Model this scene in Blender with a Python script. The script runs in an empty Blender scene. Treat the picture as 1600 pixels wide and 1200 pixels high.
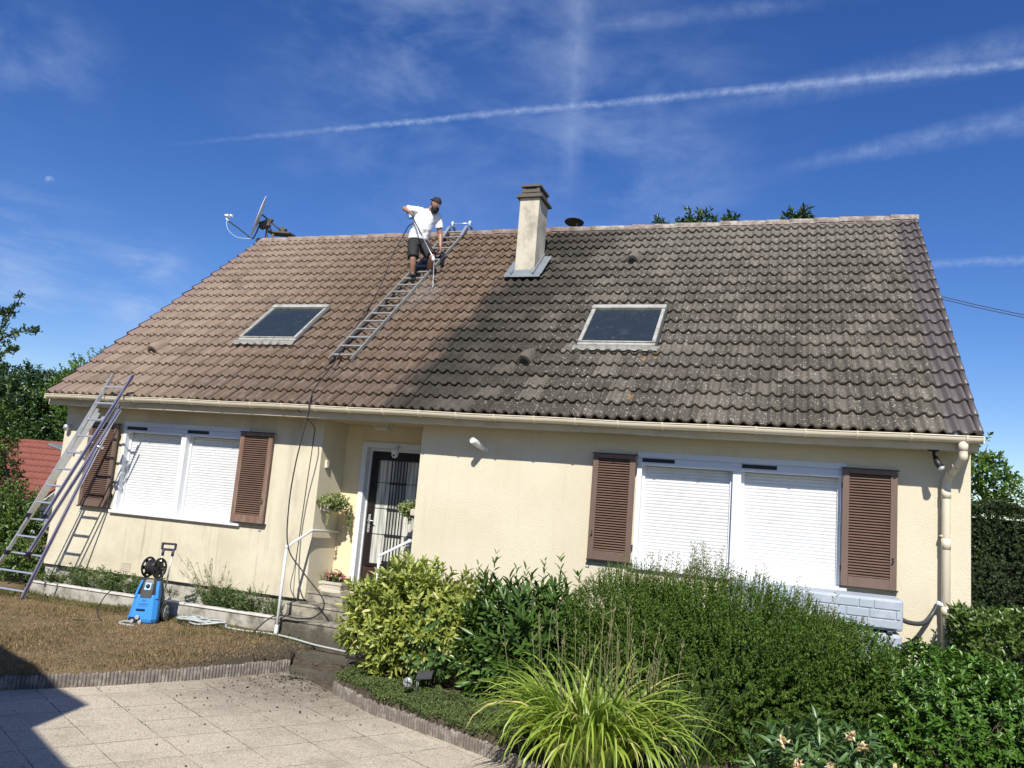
import bpy, bmesh, math, random
import numpy as np
from mathutils import Vector, Matrix, noise as mn
random.seed(7); rng = np.random.default_rng(7)
V = Vector; PI = math.pi
scene = bpy.context.scene
COL = scene.collection

# ------------------------------------------------------------------ camera, sky, sun, exposure
cam = bpy.data.cameras.new('camera'); camo = bpy.data.objects.new('camera', cam); COL.objects.link(camo)
cam.sensor_width = 36; cam.lens = 1236.15 / 1600 * 36; cam.clip_start = .05; cam.clip_end = 3000
cr, cu, cf = V((.944, .321, .0811)), V((-.0307, -.1596, .9867)), V((-.3293, .9337, .1415))
yaw, pitch, roll = .339, .142, .082
cf = V((-math.sin(yaw)*math.cos(pitch), math.cos(yaw)*math.cos(pitch), math.sin(pitch)))
r0 = V((math.cos(yaw), math.sin(yaw), 0)); u0 = r0.cross(cf)
cr = math.cos(roll)*r0 + math.sin(roll)*u0; cu = -math.sin(roll)*r0 + math.cos(roll)*u0
M = Matrix((cr, cu, -cf)).transposed().to_4x4(); M.translation = V((11.796, -10.442, 1.784))
camo.matrix_world = M
scene.camera = camo
scene.view_settings.view_transform = 'Standard'; scene.view_settings.look = 'None'
scene.view_settings.exposure = 0.33; scene.view_settings.gamma = 1.0
SUN = V((.25, -1, .95)).normalized()
sl = bpy.data.lights.new('sun', 'SUN'); sl.energy = 4.8; sl.angle = math.radians(.53); sl.color = (1, .95, .86)
so = bpy.data.objects.new('sun', sl); COL.objects.link(so)
so.rotation_euler = SUN.to_track_quat('Z', 'Y').to_euler()

w = bpy.data.worlds.new('World'); scene.world = w; w.use_nodes = True
wt = w.node_tree; wt.nodes.clear()
class G:
    """tiny node-graph helper"""
    def __init__(s, t): s.t = t
    def n(s, typ, **kw):
        nd = s.t.nodes.new(typ)
        for k, v in kw.items(): setattr(nd, k, v)
        return nd
    def put(s, sock, v):
        if isinstance(v, bpy.types.NodeSocket): s.t.links.new(v, sock)
        elif v is not None: sock.default_value = v
    def m(s, op, a, b=None, c=None, clamp=False):
        nd = s.n('ShaderNodeMath', operation=op); nd.use_clamp = clamp
        for i, v in enumerate((a, b, c)):
            if v is not None: s.put(nd.inputs[i], v)
        return nd.outputs[0]
    def dot(s, a, v):
        nd = s.n('ShaderNodeVectorMath', operation='DOT_PRODUCT'); s.put(nd.inputs[0], a); s.put(nd.inputs[1], v)
        return nd.outputs['Value']
    def vm(s, op, a, b):
        nd = s.n('ShaderNodeVectorMath', operation=op); s.put(nd.inputs[0], a); s.put(nd.inputs[1], b); return nd.outputs[0]
    def noise(s, vec, scale, detail=3, rough=.5, dist=0, col=False):
        nd = s.n('ShaderNodeTexNoise'); s.put(nd.inputs['Vector'], vec)
        nd.inputs['Scale'].default_value = scale; nd.inputs['Detail'].default_value = detail
        nd.inputs['Roughness'].default_value = rough; nd.inputs['Distortion'].default_value = dist
        return nd.outputs['Color' if col else 'Fac']
    def map(s, v, a, b, c=0., d=1., smooth=True):
        nd = s.n('ShaderNodeMapRange'); nd.interpolation_type = 'SMOOTHSTEP' if smooth else 'LINEAR'
        for i, x in enumerate((v, a, b, c, d)): s.put(nd.inputs[i], x)
        return nd.outputs[0]
    def mix(s, f, a, b, bt='MIX'):
        nd = s.n('ShaderNodeMix', data_type='RGBA', blend_type=bt)
        s.put(nd.inputs[0], f); s.put(nd.inputs[6], c4(a)); s.put(nd.inputs[7], c4(b)); return nd.outputs[2]
    def vscale(s, vec, sc):
        nd = s.n('ShaderNodeMapping'); s.put(nd.inputs[0], vec); nd.inputs['Scale'].default_value = sc; return nd.outputs[0]
    def sep(s, vec):
        nd = s.n('ShaderNodeSeparateXYZ'); s.put(nd.inputs[0], vec); return nd.outputs
def c4(v):
    if isinstance(v, (tuple, list)) and len(v) == 3: return (*v, 1)
    return v
g = G(wt)
sky = g.n('ShaderNodeTexSky', sky_type='NISHITA', sun_disc=False, sun_elevation=math.radians(42.7),
          sun_rotation=math.radians(166), altitude=300, air_density=1.0, dust_density=.25, ozone_density=4.0)
tc = g.n('ShaderNodeTexCoord'); D = tc.outputs['Generated']
hs = g.n('ShaderNodeHueSaturation'); hs.inputs['Hue'].default_value = .516; hs.inputs['Saturation'].default_value = 1.26; hs.inputs['Value'].default_value = 1.3
g.put(hs.inputs['Color'], sky.outputs[0])
wd = g.noise(D, 22, 3, .6, col=True)
Dw = g.vm('ADD', D, g.vm('MULTIPLY', g.vm('SUBTRACT', wd, (.5, .5, .5)), (.012, .012, .012)))
D2 = g.vm('ADD', D, g.vm('MULTIPLY', g.vm('SUBTRACT', g.noise(D, 110, 4, .7, col=True), (.5, .5, .5)), (.012, .012, .012)))
Dw = g.vm('ADD', g.vm('MULTIPLY', Dw, (.5, .5, .5)), g.vm('MULTIPLY', D2, (.5, .5, .5)))
acc = None
def add(f):
    global acc
    acc = f if acc is None else g.m('SUBTRACT', g.m('ADD', acc, f), g.m('MULTIPLY', acc, f))
def trail(a, b, w0, w1, k, fade0, fade1, tex=60, skew=0):
    a, b = V(a), V(b); n = a.cross(b).normalized(); t = (b - a).normalized(); mid = ((a + b) / 2)
    along = g.dot(g.vm('SUBTRACT', D, tuple(mid)), tuple(t)); h = (b - a).length / 2
    u = g.map(along, -h, h, 0, 1, False)
    wid = g.m('ADD', w0, g.m('MULTIPLY', u, w1 - w0))
    ac = g.m('ABSOLUTE', g.dot(Dw, tuple(n)))
    core = g.m('SUBTRACT', 1.0, g.m('DIVIDE', ac, wid), clamp=True)
    core = g.m('POWER', core, 1.1)
    f0 = g.map(u, fade0[0], fade0[1]); f1 = g.map(u, fade1[0], fade1[1], 1, 0)
    nz = g.map(g.noise(D, tex, 4, .65), .3, .72, .35, 1)
    add(g.m('MULTIPLY', g.m('MULTIPLY', g.m('MULTIPLY', core, nz), g.m('MULTIPLY', f0, f1)), k))
trail((-.702, .627, .339), (.213, .855, .472), .0030, .0075, .62, (0, .35), (1.4, 1.5), 90)
trail((-.25, .86, .435), (.212, .849, .487), .010, .026, .30, (.1, .7), (1.4, 1.5), 40)
trail((-.05, .916, .396), (.219, .88, .424), .008, .020, .34, (0, .5), (1.5, 1.6), 50)
trail((-.26, .80, .533), (.03, .833, .553), .012, .012, .25, (0, .3), (.7, 1.1), 50)
trail((-.237, .792, .562), (-.262, .898, .353), .024, .016, .27, (-.2, -.1), (.6, 1.05), 40)
trail((.10, .95, .292), (.26, .92, .289), .006, .007, .42, (.1, .4), (1.2, 1.3), 70)
def cirrus(c, r, k, sc=(3, 3, 9), rot=0):
    d = g.n('ShaderNodeVectorMath', operation='DISTANCE'); g.put(d.inputs[0], D); d.inputs[1].default_value = c
    fall = g.map(d.outputs['Value'], 0, r, 1, 0)
    nz = g.map(g.noise(g.vscale(D, sc), 2.2, 5, .6, .25), .36, .80)
    add(g.m('MULTIPLY', g.m('MULTIPLY', fall, nz), k))
cirrus((-.417, .751, .512), .28, .36, (3, 3, 6))
cirrus((-.20, .89, .415), .26, .40, (3, 3, 7))
cirrus((-.734, .546, .404), .10, .30, (6, 6, 10))
cirrus((-.694, .692, .198), .09, .75, (5, 5, 16))
cirrus((-.80, .60, .185), .16, .55, (4, 4, 22))
cirrus((-.30, .80, .50), .4, .16, (3, 3, 6))
skyc = g.mix(g.m('MULTIPLY', acc, .8), hs.outputs[0], (5.6, 6.9, 9.6))
# half moon
mo = g.n('ShaderNodeVectorMath', operation='DISTANCE'); g.put(mo.inputs[0], D); mo.inputs[1].default_value = (-.749, .594, .294)
moo = g.n('ShaderNodeVectorMath', operation='DISTANCE'); g.put(moo.inputs[0], D); moo.inputs[1].default_value = (-.7462, .5948, .2895)
mm = g.m('MULTIPLY', g.map(mo.outputs['Value'], .0055, .0045, 0, 1), g.map(moo.outputs['Value'], .0062, .0045, 1, .0))
mm = g.m('MULTIPLY', g.map(mo.outputs['Value'], .0036, .0046, 1, 0), g.map(moo.outputs['Value'], .0035, .0065, 0.05, 1))
skyc = g.mix(g.m('MULTIPLY', mm, g.map(g.noise(D, 300, 2), .3, .7, .15, .5)), skyc, (5.5, 7.0, 9.4))
bg = g.n('ShaderNodeBackground'); g.put(bg.inputs[0], skyc); bg.inputs[1].default_value = .078
wo = g.n('ShaderNodeOutputWorld'); wt.links.new(bg.outputs[0], wo.inputs[0])

# ------------------------------------------------------------------ materials
def mat(name, base=(.5, .5, .5), rough=.6, metal=0, fn=None, spec=.5):
    m = bpy.data.materials.new(name); m.use_nodes = True
    t = m.node_tree; b = t.nodes['Principled BSDF']; gg = G(t); gg.b = b; gg.out = t.nodes['Material Output']
    b.inputs['Base Color'].default_value = (*base, 1); b.inputs['Roughness'].default_value = rough
    b.inputs['Metallic'].default_value = metal; b.inputs['Specular IOR Level'].default_value = spec
    gg.P = gg.n('ShaderNodeTexCoord').outputs['Object']
    if fn: fn(gg)
    return m
def bump(gg, h, strength=.3, dist=.01):
    bn = gg.n('ShaderNodeBump'); bn.inputs['Strength'].default_value = strength; bn.inputs['Distance'].default_value = dist
    gg.put(bn.inputs['Height'], h); gg.put(gg.b.inputs['Normal'], bn.outputs[0])
def grime(base, dark, scale=3, amt=.5, rough=.6, bs=60, bstr=.2, stretch=(1, 1, 1), metal=0):
    def fn(gg):
        v = gg.vscale(gg.P, stretch)
        f = gg.map(gg.noise(v, scale, 5, .65), .42, .72, 0, amt)
        c = gg.mix(f, base, dark)
        f2 = gg.noise(gg.P, bs, 3)
        c = gg.mix(gg.map(f2, .3, .8, 0, .25), c, tuple(x*.75 for x in base))
        gg.put(gg.b.inputs['Base Color'], c)
        gg.put(gg.b.inputs['Roughness'], gg.map(f, 0, 1, rough, min(1, rough+.2)))
        if bstr: bump(gg, f2, bstr, .004)
    return dict(base=base, rough=rough, metal=metal, fn=fn)
def attr(gg, name='rnd'):
    a = gg.n('ShaderNodeAttribute'); a.attribute_name = name; return a.outputs['Fac']

def f_wall(gg):
    x, y, z = gg.sep(gg.P)
    base = (.76, .70, .54)
    c = gg.mix(gg.map(gg.noise(gg.P, .9, 5, .6), .35, .7, 0, .35), base, (.62, .53, .36))
    grain = gg.noise(gg.P, 170, 3, .7)
    c = gg.mix(gg.map(grain, .35, .65, 0, .22), c, (.52, .45, .32))
    # rain streaks: narrow in x, long in z, under the left window and below the eaves
    st = gg.map(gg.noise(gg.vscale(gg.P, (7, 7, .35)), 1.6, 5, .65), .52, .72)
    m1 = gg.m('MULTIPLY', gg.map(x, 1.2, 2.2), gg.map(x, 4.2, 5.3, 1, 0))
    m1 = gg.m('MULTIPLY', m1, gg.map(z, .95, 1.25, 1, .5))
    m2 = gg.map(gg.m('ABSOLUTE', gg.m('SUBTRACT', x, 4.72)), 0, .28, 1, 0)
    wv = gg.map(gg.noise(gg.vscale(gg.P, (4, 4, 1.2)), 1.5, 4), .35, .65)
    c = gg.mix(gg.m('MULTIPLY', gg.m('MULTIPLY', st, m1), .55), c, (.33, .30, .22))
    c = gg.mix(gg.m('MULTIPLY', gg.m('MULTIPLY', m2, wv), .5), c, (.36, .33, .25))
    gs = gg.map(gg.noise(gg.vscale(gg.P, (5, 5, .22)), 2.1, 5, .7), .50, .72)
    c = gg.mix(gg.m('MULTIPLY', gs, gg.map(gg.noise(gg.P, .7, 2), .3, .6, .04, .20)), c, (.45, .41, .31))
    c = gg.mix(gg.m('MULTIPLY', gg.map(x, 5.2, 3.5, 0, .22), gg.map(gg.noise(gg.P, 2.3, 5, .7), .4, .65)), c, (.40, .36, .27))
    low = gg.m('MULTIPLY', gg.map(z, .05, .5, 1, 0), gg.map(gg.noise(gg.P, 3.5, 5, .7), .4, .7))
    c = gg.mix(gg.m('MULTIPLY', low, .5), c, (.40, .35, .25))
    gg.put(gg.b.inputs['Base Color'], c); gg.b.inputs['Roughness'].default_value = .92
    bump(gg, gg.m('ADD', grain, gg.m('MULTIPLY', gg.noise(gg.P, 45, 3), .5)), .75, .012)
def tile_color(gg, old=True):
    x, y, z = gg.sep(gg.P)
    r = attr(gg)
    clean = gg.mix(gg.map(x, 1.0, 5.2), (.275, .205, .15), (.128, .083, .052))
    low = gg.map(gg.m('ADD', y, gg.m('MULTIPLY', gg.noise(gg.P, .8, 3), 1.2)), -.2, 2.2, 1, 0)
    low = gg.m('MULTIPLY', low, gg.map(x, 1.4, 4.2))
    clean = gg.mix(gg.m('MULTIPLY', low, .65), clean, (.095, .064, .045))
    clean = gg.mix(gg.map(gg.noise(gg.P, 1.7, 4, .6), .4, .7, 0, .45), clean, (.13, .095, .072))
    clean = gg.mix(gg.map(r, .6, 1, 0, .35), clean, (.12, .085, .065))
    clean = gg.mix(gg.map(gg.noise(gg.vscale(gg.P, (6, 1, 1)), 5, 4, .7), .45, .75, 0, .4), clean, (.36, .30, .245))
    dirt = gg.mix(gg.map(gg.noise(gg.P, 1.3, 5, .65), .35, .7), (.045, .038, .027), (.090, .077, .061))
    dirt = gg.mix(gg.map(r, 0, .5, .6, 0), dirt, (.19, .165, .13)); dirt = gg.mix(gg.map(r, .75, 1, 0, .5), dirt, (.045, .038, .028))
    hi = gg.m('MULTIPLY', gg.map(y, 2.0, 4.6), gg.map(x, 7.3, 10.5))
    dirt = gg.mix(gg.m('MULTIPLY', hi, .6), dirt, (.20, .18, .15))
    dirt = gg.mix(gg.m('MULTIPLY', gg.map(x, 8, 11.5), .25), dirt, (.16, .142, .112))
    vo = gg.n('ShaderNodeTexVoronoi'); gg.put(vo.inputs['Vector'], gg.vm('ADD', gg.P, gg.vm('MULTIPLY', gg.noise(gg.P, 30, 2, col=True), (.04, .04, .04))))
    vo.inputs['Scale'].default_value = 34
    cs = gg.sep(vo.outputs['Color'])
    siz = gg.m('MULTIPLY', gg.map(cs[0], .15, 1, 0, 1), .50)
    patch = gg.map(gg.noise(gg.P, 2.6, 5, .75), .34, .56, .35, 1)
    sp = gg.m('MULTIPLY', gg.map(gg.m('SUBTRACT', siz, vo.outputs['Distance']), 0, .12), patch)
    lam = gg.map(x, 6.9, 9.2, .3, .78)
    dirt = gg.mix(gg.m('MULTIPLY', sp, lam), dirt, gg.mix(cs[1], (.30, .28, .24), (.60, .57, .50)))
    v2 = gg.n('ShaderNodeTexVoronoi'); gg.put(v2.inputs['Vector'], gg.P); v2.inputs['Scale'].default_value = 7.5
    c2 = gg.sep(v2.outputs['Color'])
    big = gg.m('MULTIPLY', gg.map(v2.outputs['Distance'], .10, .17, 1, 0), gg.m('GREATER_THAN', c2[0], .82))
    dirt = gg.mix(gg.m('MULTIPLY', big, .6), dirt, (.50, .48, .42))
    moss = gg.m('MULTIPLY', gg.map(gg.noise(gg.P, 9, 4, .7), .60, .68), gg.map(gg.noise(gg.P, 1.1, 2), .5, .62))
    dirt = gg.mix(gg.m('MULTIPLY', moss, .6), dirt, (.035, .033, .018))
    for (ox, oy, oz, rr) in ((9.86, .70, 3.84, .10), (9.80, -.05, 3.18, .11), (10.0, .72, 3.9, .05)):
        dd = gg.n('ShaderNodeVectorMath', operation='DISTANCE'); gg.put(dd.inputs[0], gg.vm('ADD', gg.P, gg.vm('MULTIPLY', gg.noise(gg.P, 25, 2, col=True), (.1, .1, .1)))); dd.inputs[1].default_value = (ox+.05, oy+.05, oz+.05)
        dirt = gg.mix(gg.map(dd.outputs['Value'], rr*.6, rr, .85, 0), dirt, (.42, .20, .05))
    edge = gg.m('SUBTRACT', x, gg.m('ADD', gg.m('MULTIPLY', y, .14), 6.42))
    edge = gg.m('ADD', edge, gg.m('MULTIPLY', gg.m('SUBTRACT', gg.noise(gg.P, 1.6, 5, .65), .5), 1.1))
    edge = gg.m('ADD', edge, gg.m('MULTIPLY', gg.m('SUBTRACT', r, .5), .12))
    f = gg.map(edge, -.20, .22)
    # the strip around the chimney is already cleaned on its left side only
    c = gg.mix(f, clean, dirt)
    dk = gg.m('MULTIPLY', gg.map(edge, 2.4, .2), gg.map(gg.noise(gg.P, 2.2, 4, .7), .3, .6, .5, 1))
    dirt = gg.mix(gg.m('MULTIPLY', dk, .88), dirt, (.024, .020, .014))
    c = gg.mix(f, clean, dirt)
    new = gg.map(x, 13.503, 13.507)
    c = gg.mix(new, c, (.115, .10, .095))
    pink = gg.map(x, .30, .28)
    c = gg.mix(gg.m('MULTIPLY', pink, .6), c, (.24, .165, .145))
    return c, sp, f, new
def f_tile(gg):
    c, sp, f, new = tile_color(gg)
    gg.put(gg.b.inputs['Base Color'], c)
    gg.put(gg.b.inputs['Roughness'], gg.mix(new, (.85, .85, .85), (.42, .42, .42)))
    fine = gg.noise(gg.P, 90, 4, .7)
    h = gg.m('ADD', gg.m('MULTIPLY', fine, gg.m('SUBTRACT', 1.0, new)), gg.m('MULTIPLY', gg.m('MULTIPLY', sp, f), .9))
    bump(gg, h, .75, .011)
def f_ridge(gg):
    c, sp, f, new = tile_color(gg)
    x, y, z = gg.sep(gg.P)
    n1 = gg.map(gg.noise(gg.P, 7, 5, .7), .42, .6)
    c2 = gg.mix(n1, (.24, .19, .16), (.42, .39, .34))
    c = gg.mix(gg.map(x, 7.6, 8.6, .4, .9), gg.mix(.4, c, (.30, .20, .17)), c2)
    gg.put(gg.b.inputs['Base Color'], c); gg.b.inputs['Roughness'].default_value = .85
    bump(gg, gg.noise(gg.P, 70, 4, .7), .6, .01)
def f_patio(gg):
    x, y, z = gg.sep(gg.P)
    e1 = V((.885, -.466, 0)); e2 = V((.60, .80, 0))
    u = gg.m('ADD', gg.m('DIVIDE', gg.m('SUBTRACT', gg.dot(gg.P, (e2.y, -e2.x, 0)), 0.0), e1.x*e2.y-e1.y*e2.x), 0)
    v = gg.m('DIVIDE', gg.dot(gg.P, (-e1.y, e1.x, 0)), e1.x*e2.y-e1.y*e2.x)
    TS = .545
    wob = gg.m('MULTIPLY', gg.m('SUBTRACT', gg.noise(gg.P, 14, 3), .5), .035)
    def joint(c, off):
        q = gg.m('ADD', gg.m('DIVIDE', gg.m('ADD', c, wob), TS), off)
        fr = gg.m('ABSOLUTE', gg.m('SUBTRACT', gg.m('FRACT', q), .5))
        return gg.map(fr, .486, .495), gg.m('FLOOR', q)
    j1, a1 = joint(u, .30); j2, a2 = joint(v, .42)
    cv = gg.n('ShaderNodeCombineXYZ'); gg.put(cv.inputs[0], a1); gg.put(cv.inputs[1], a2)
    wn = gg.n('ShaderNodeTexWhiteNoise'); gg.put(wn.inputs['Vector'], cv.outputs[0])
    base = gg.mix(wn.outputs['Value'], (.47, .40, .30), (.55, .475, .36))
    vo = gg.n('ShaderNodeTexVoronoi'); gg.put(vo.inputs['Vector'], gg.P); vo.inputs['Scale'].default_value = 95
    cc = gg.sep(vo.outputs['Color'])
    base = gg.mix(gg.map(cc[0], .1, .9, 0, .5), base, (.70, .63, .52))
    base = gg.mix(gg.map(cc[1], .74, .82, 0, .5), base, (.19, .165, .13))
    base = gg.mix(gg.map(gg.noise(gg.P, 2.1, 6, .7), .45, .75, 0, .5), base, (.25, .22, .17))
    d = gg.n('ShaderNodeVectorMath', operation='DISTANCE'); gg.put(d.inputs[0], gg.P); d.inputs[1].default_value = (6.5, -1.6, -.58)
    wet = gg.m('MULTIPLY', gg.map(gg.m('ADD', d.outputs['Value'], gg.m('MULTIPLY', gg.noise(gg.P, 3, 5, .7), 1.6)), 1.3, 3.4, 1, 0), gg.map(gg.noise(gg.P, 6, 5, .75), .3, .6, .45, 1))
    base = gg.mix(gg.m('MULTIPLY', wet, .8), base, (.13, .11, .085))
    j = gg.m('MAXIMUM', gg.m('MULTIPLY', j1, .9), gg.m('MULTIPLY', j2, gg.map(gg.noise(gg.P, 3, 2), .4, .55, .35, .9)))
    base = gg.mix(gg.m('MULTIPLY', j, gg.map(gg.noise(gg.P, 2.2, 3), .35, .6, .35, 1)), base, (.09, .07, .045))
    gg.put(gg.b.inputs['Base Color'], base)
    gg.put(gg.b.inputs['Roughness'], gg.map(wet, 0, 1, .85, .5))
    bump(gg, gg.m('SUBTRACT', gg.m('ADD', vo.outputs['Distance'], gg.noise(gg.P, 4, 3)), j), .5, .008)
def f_soil(gg):
    n1 = gg.noise(gg.P, 9, 6, .75); n2 = gg.noise(gg.P, 60, 4, .7)
    x, y, z = gg.sep(gg.P)
    c = gg.mix(gg.map(n1, .35, .65), (.055, .042, .028), (.13, .10, .068))
    c = gg.mix(gg.map(n2, .55, .7, 0, .6), c, (.22, .18, .12))
    gg.put(gg.b.inputs['Base Color'], c); gg.b.inputs['Roughness'].default_value = .9
    bump(gg, gg.m('ADD', n1, n2), .8, .03)
def f_lawn(gg):
    n1 = gg.noise(gg.P, 2.2, 6, .7); n2 = gg.noise(gg.P, 55, 5, .7)
    x, y, z = gg.sep(gg.P)
    c = gg.mix(gg.map(n2, .3, .7), (.12, .078, .038), (.36, .26, .14))
    c = gg.mix(gg.map(n1, .48, .62, 0, .8), c, (.10, .095, .035))
    wet = gg.m('MULTIPLY', gg.map(gg.m('ADD', x, gg.m('MULTIPLY', n1, .8)), 5.1, 6.1), 1.)
    c = gg.mix(wet, c, (.085, .07, .045))
    gg.put(gg.b.inputs['Base Color'], c); gg.b.inputs['Roughness'].default_value = .95
    bump(gg, n2, 1., .03)
def f_stone(gg):
    n1 = gg.noise(gg.P, 5, 6, .75); n2 = gg.noise(gg.P, 40, 4, .7)
    x, y, z = gg.sep(gg.P)
    c = gg.mix(gg.map(n1, .35, .65), (.10, .09, .07), (.42, .385, .31))
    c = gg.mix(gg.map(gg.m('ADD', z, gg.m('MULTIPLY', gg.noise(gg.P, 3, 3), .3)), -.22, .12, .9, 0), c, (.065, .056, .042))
    c = gg.mix(gg.map(n2, .5, .65, 0, .5), c, (.13, .12, .09))
    gg.put(gg.b.inputs['Base Color'], c); gg.b.inputs['Roughness'].default_value = .8
    bump(gg, gg.m('ADD', n1, n2), .6, .015)
def leafmat(name, a, b, c, rough=.45, trans=.25, spec=.5, edge=None):
    """a..b: usual range of leaf colours, c: the odd leaf"""
    def fn(gg):
        r = attr(gg)
        col = gg.mix(gg.map(r, 0, .85, 0, 1, False), a, b)
        col = gg.mix(gg.map(r, .93, .96), col, c)
        col = gg.mix(gg.map(gg.noise(gg.P, 1.6, 3), .35, .7, 0, .3), col, a)
        gg.put(gg.b.inputs['Base Color'], col)
        tr = gg.n('ShaderNodeBsdfTranslucent'); gg.put(tr.inputs[0], gg.mix(.5, col, (b[0]*1.4, b[1]*1.6, b[2]*.6)))
        ms = gg.n('ShaderNodeMixShader'); ms.inputs[0].default_value = trans
        gg.t.links.new(gg.b.outputs[0], ms.inputs[1]); gg.t.links.new(tr.outputs[0], ms.inputs[2]); gg.t.links.new(ms.outputs[0], gg.out.inputs[0])
    return mat(name, a, rough, 0, fn, spec)
MT = {}
MT['wall'] = mat('cream_render', fn=f_wall, spec=.2)
MT['recess'] = mat('yellow_render', **grime((.80, .68, .44), (.6, .5, .32), 1.5, .3, .9, 150, .5))
MT['tile'] = mat('roof_tile', fn=f_tile)
MT['ridge'] = mat('ridge_tile', fn=f_ridge)
MT['patio'] = mat('washed_slab', fn=f_patio)
MT['soil'] = mat('soil', fn=f_soil); MT['lawn'] = mat('dry_lawn', fn=f_lawn); MT['stone'] = mat('old_stone', fn=f_stone)
MT['ground'] = mat('far_ground', **grime((.10, .12, .05), (.16, .13, .07), .5, .7, .95, 20, .3))
MT['white'] = mat('white_pvc', **grime((.74, .76, .78), (.55, .55, .53), 4, .22, .42, 80, .03))
MT['slat'] = mat('shutter_pvc', **grime((.69, .70, .70), (.50, .49, .46), 5, .35, .4, 60, .02))
MT['greyw'] = mat('pale_grey_panel', **grime((.62, .67, .73), (.5, .53, .56), 3, .2, .45, 80, .03))
MT['black'] = mat('black_plastic', (.018, .018, .02), .45)
MT['rubber'] = mat('black_rubber', (.02, .02, .021), .6)
MT['dark'] = mat('dark_void', (.012, .012, .014), .6)
MT['brown'] = mat('brown_wood', **grime((.15, .098, .074), (.095, .062, .048), 5, .45, .6, 90, .25, (6, 6, 1)))
MT['brownold'] = mat('weathered_brown_wood', **grime((.185, .105, .072), (.30, .24, .19), 4, .7, .75, 90, .35, (7, 7, .8)))
MT['brownslat'] = mat('brown_louvre', **grime((.15, .088, .062), (.085, .052, .038), 6, .5, .65, 90, .2))
MT['cream'] = mat('cream_pvc', **grime((.74, .66, .50), (.52, .46, .34), 3, .25, .42, 60, .03))
MT['fascia'] = mat('soffit_board', **grime((.58, .50, .35), (.36, .31, .21), 3, .5, .7, 60, .1))
MT['door'] = mat('dark_brown_door', (.014, .010, .009), .35)
MT['kick'] = mat('door_panel', **grime((.05, .024, .018), (.03, .016, .012), 3, .4, .45, 60, .1))
MT['alu'] = mat('aluminium', **grime((.70, .71, .71), (.5, .5, .48), 5, .4, .38, 60, .05, metal=.75))
MT['purple'] = mat('violet_strip', (.10, .085, .30), .45)
MT['lead'] = mat('zinc_flashing', **grime((.28, .31, .33), (.16, .17, .17), 6, .5, .45, 40, .2, metal=.35))
MT['zincold'] = mat('dull_zinc', **grime((.30, .29, .25), (.13, .12, .095), 14, .9, .6, 40, .25, metal=.1))
MT['chim'] = mat('chimney_render', **grime((.56, .51, .40), (.24, .22, .18), 2.6, .9, .9, 80, .5, (1, 1, .7)))
MT['conc'] = mat('grey_concrete', **grime((.12, .105, .085), (.06, .053, .042), 6, .6, .85, 50, .5))
MT['skyfr'] = mat('skylight_frame', **grime((.50, .49, .44), (.24, .23, .18), 7, .8, .45, 60, .1, metal=.2))
def f_glass(gg):
    n = gg.noise(gg.P, 6, 6, .75)
    c = gg.mix(gg.map(n, .55, .85, 0, .5), (.022, .03, .036), (.12, .135, .14))
    c = gg.mix(gg.map(gg.noise(gg.P, 60, 3), .66, .75, 0, .4), c, (.35, .38, .40))
    gg.put(gg.b.inputs['Base Color'], c); gg.put(gg.b.inputs['Roughness'], gg.map(n, .4, .8, .2, .5))
MT['glass'] = mat('dusty_glass', (.02, .03, .05), .08, fn=f_glass)
def f_curt(gg):
    x, y, z = gg.sep(gg.P)
    s = gg.noise(gg.vscale(gg.P, (14, 14, .6)), 2.5, 3)
    gg.put(gg.b.inputs['Base Color'], gg.mix(gg.map(s, .35, .65), (.30, .31, .28), (.66, .66, .60)))
MT['curtain'] = mat('net_curtain', (.5, .5, .5), .25, fn=f_curt)
MT['blue'] = mat('blue_plastic', **grime((.045, .27, .72), (.04, .2, .5), 5, .25, .38, 60, .0))
MT['cyan'] = mat('pale_blue_plastic', (.35, .58, .78), .4)
MT['dgrey'] = mat('dark_grey_plastic', (.05, .052, .055), .42)
MT['hosegrey'] = mat('grey_hose', (.42, .46, .45), .4)
MT['label'] = mat('print', (.06, .10, .25), .5)
MT['skin'] = mat('skin', **grime((.36, .19, .125), (.30, .14, .09), 12, .4, .5, 80, .05))
MT['tshirt'] = mat('white_cotton', (.82, .83, .85), .85)
MT['wetshirt'] = mat('damp_cotton', (.42, .44, .50), .7)
MT['shorts'] = mat('black_cloth', **grime((.016, .016, .018), (.035, .035, .035), 14, .5, .8, 90, .2))
MT['hair'] = mat('dark_hair', (.012, .009, .008), .7)
MT['shoe'] = mat('dark_shoe', (.03, .03, .032), .6)
MT['pot'] = mat('stone_planter', **grime((.56, .51, .42), (.33, .29, .22), 6, .6, .8, 60, .3))
MT['tank'] = mat('blue_grey_plastic', **grime((.36, .41, .47), (.52, .55, .58), 7, .5, .6, 50, .25))
MT['oldalu'] = mat('dirty_aluminium', **grime((.34, .34, .32), (.16, .145, .12), 7, .8, .55, 50, .15, metal=.35))
MT['redtile'] = mat('red_roof_tile', **grime((.21, .062, .04), (.12, .045, .032), 4, .6, .75, 30, .3))
MT['plaster'] = mat('grey_render', **grime((.46, .44, .39), (.3, .29, .26), 2, .5, .9, 60, .3))
MT['bark'] = mat('bark', **grime((.12, .09, .06), (.06, .05, .035), 9, .6, .9, 50, .5))
MT['stalk'] = mat('dry_stalk', **grime((.20, .19, .085), (.10, .14, .045), 5, .7, .8, 50, .1))
MT['wire'] = mat('cable', (.02, .02, .022), .5)
MT['dish'] = mat('dish_metal', (.62, .60, .57), .45, .2)
MT['lamp'] = mat('lamp_glass', (.75, .77, .78), .12)
MT['edging'] = mat('concrete_edging', **grime((.15, .125, .108), (.36, .34, .30), 9, .8, .85, 40, .5))
MT['moss'] = mat('moss_crumb', (.035, .028, .018), .95)
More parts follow.
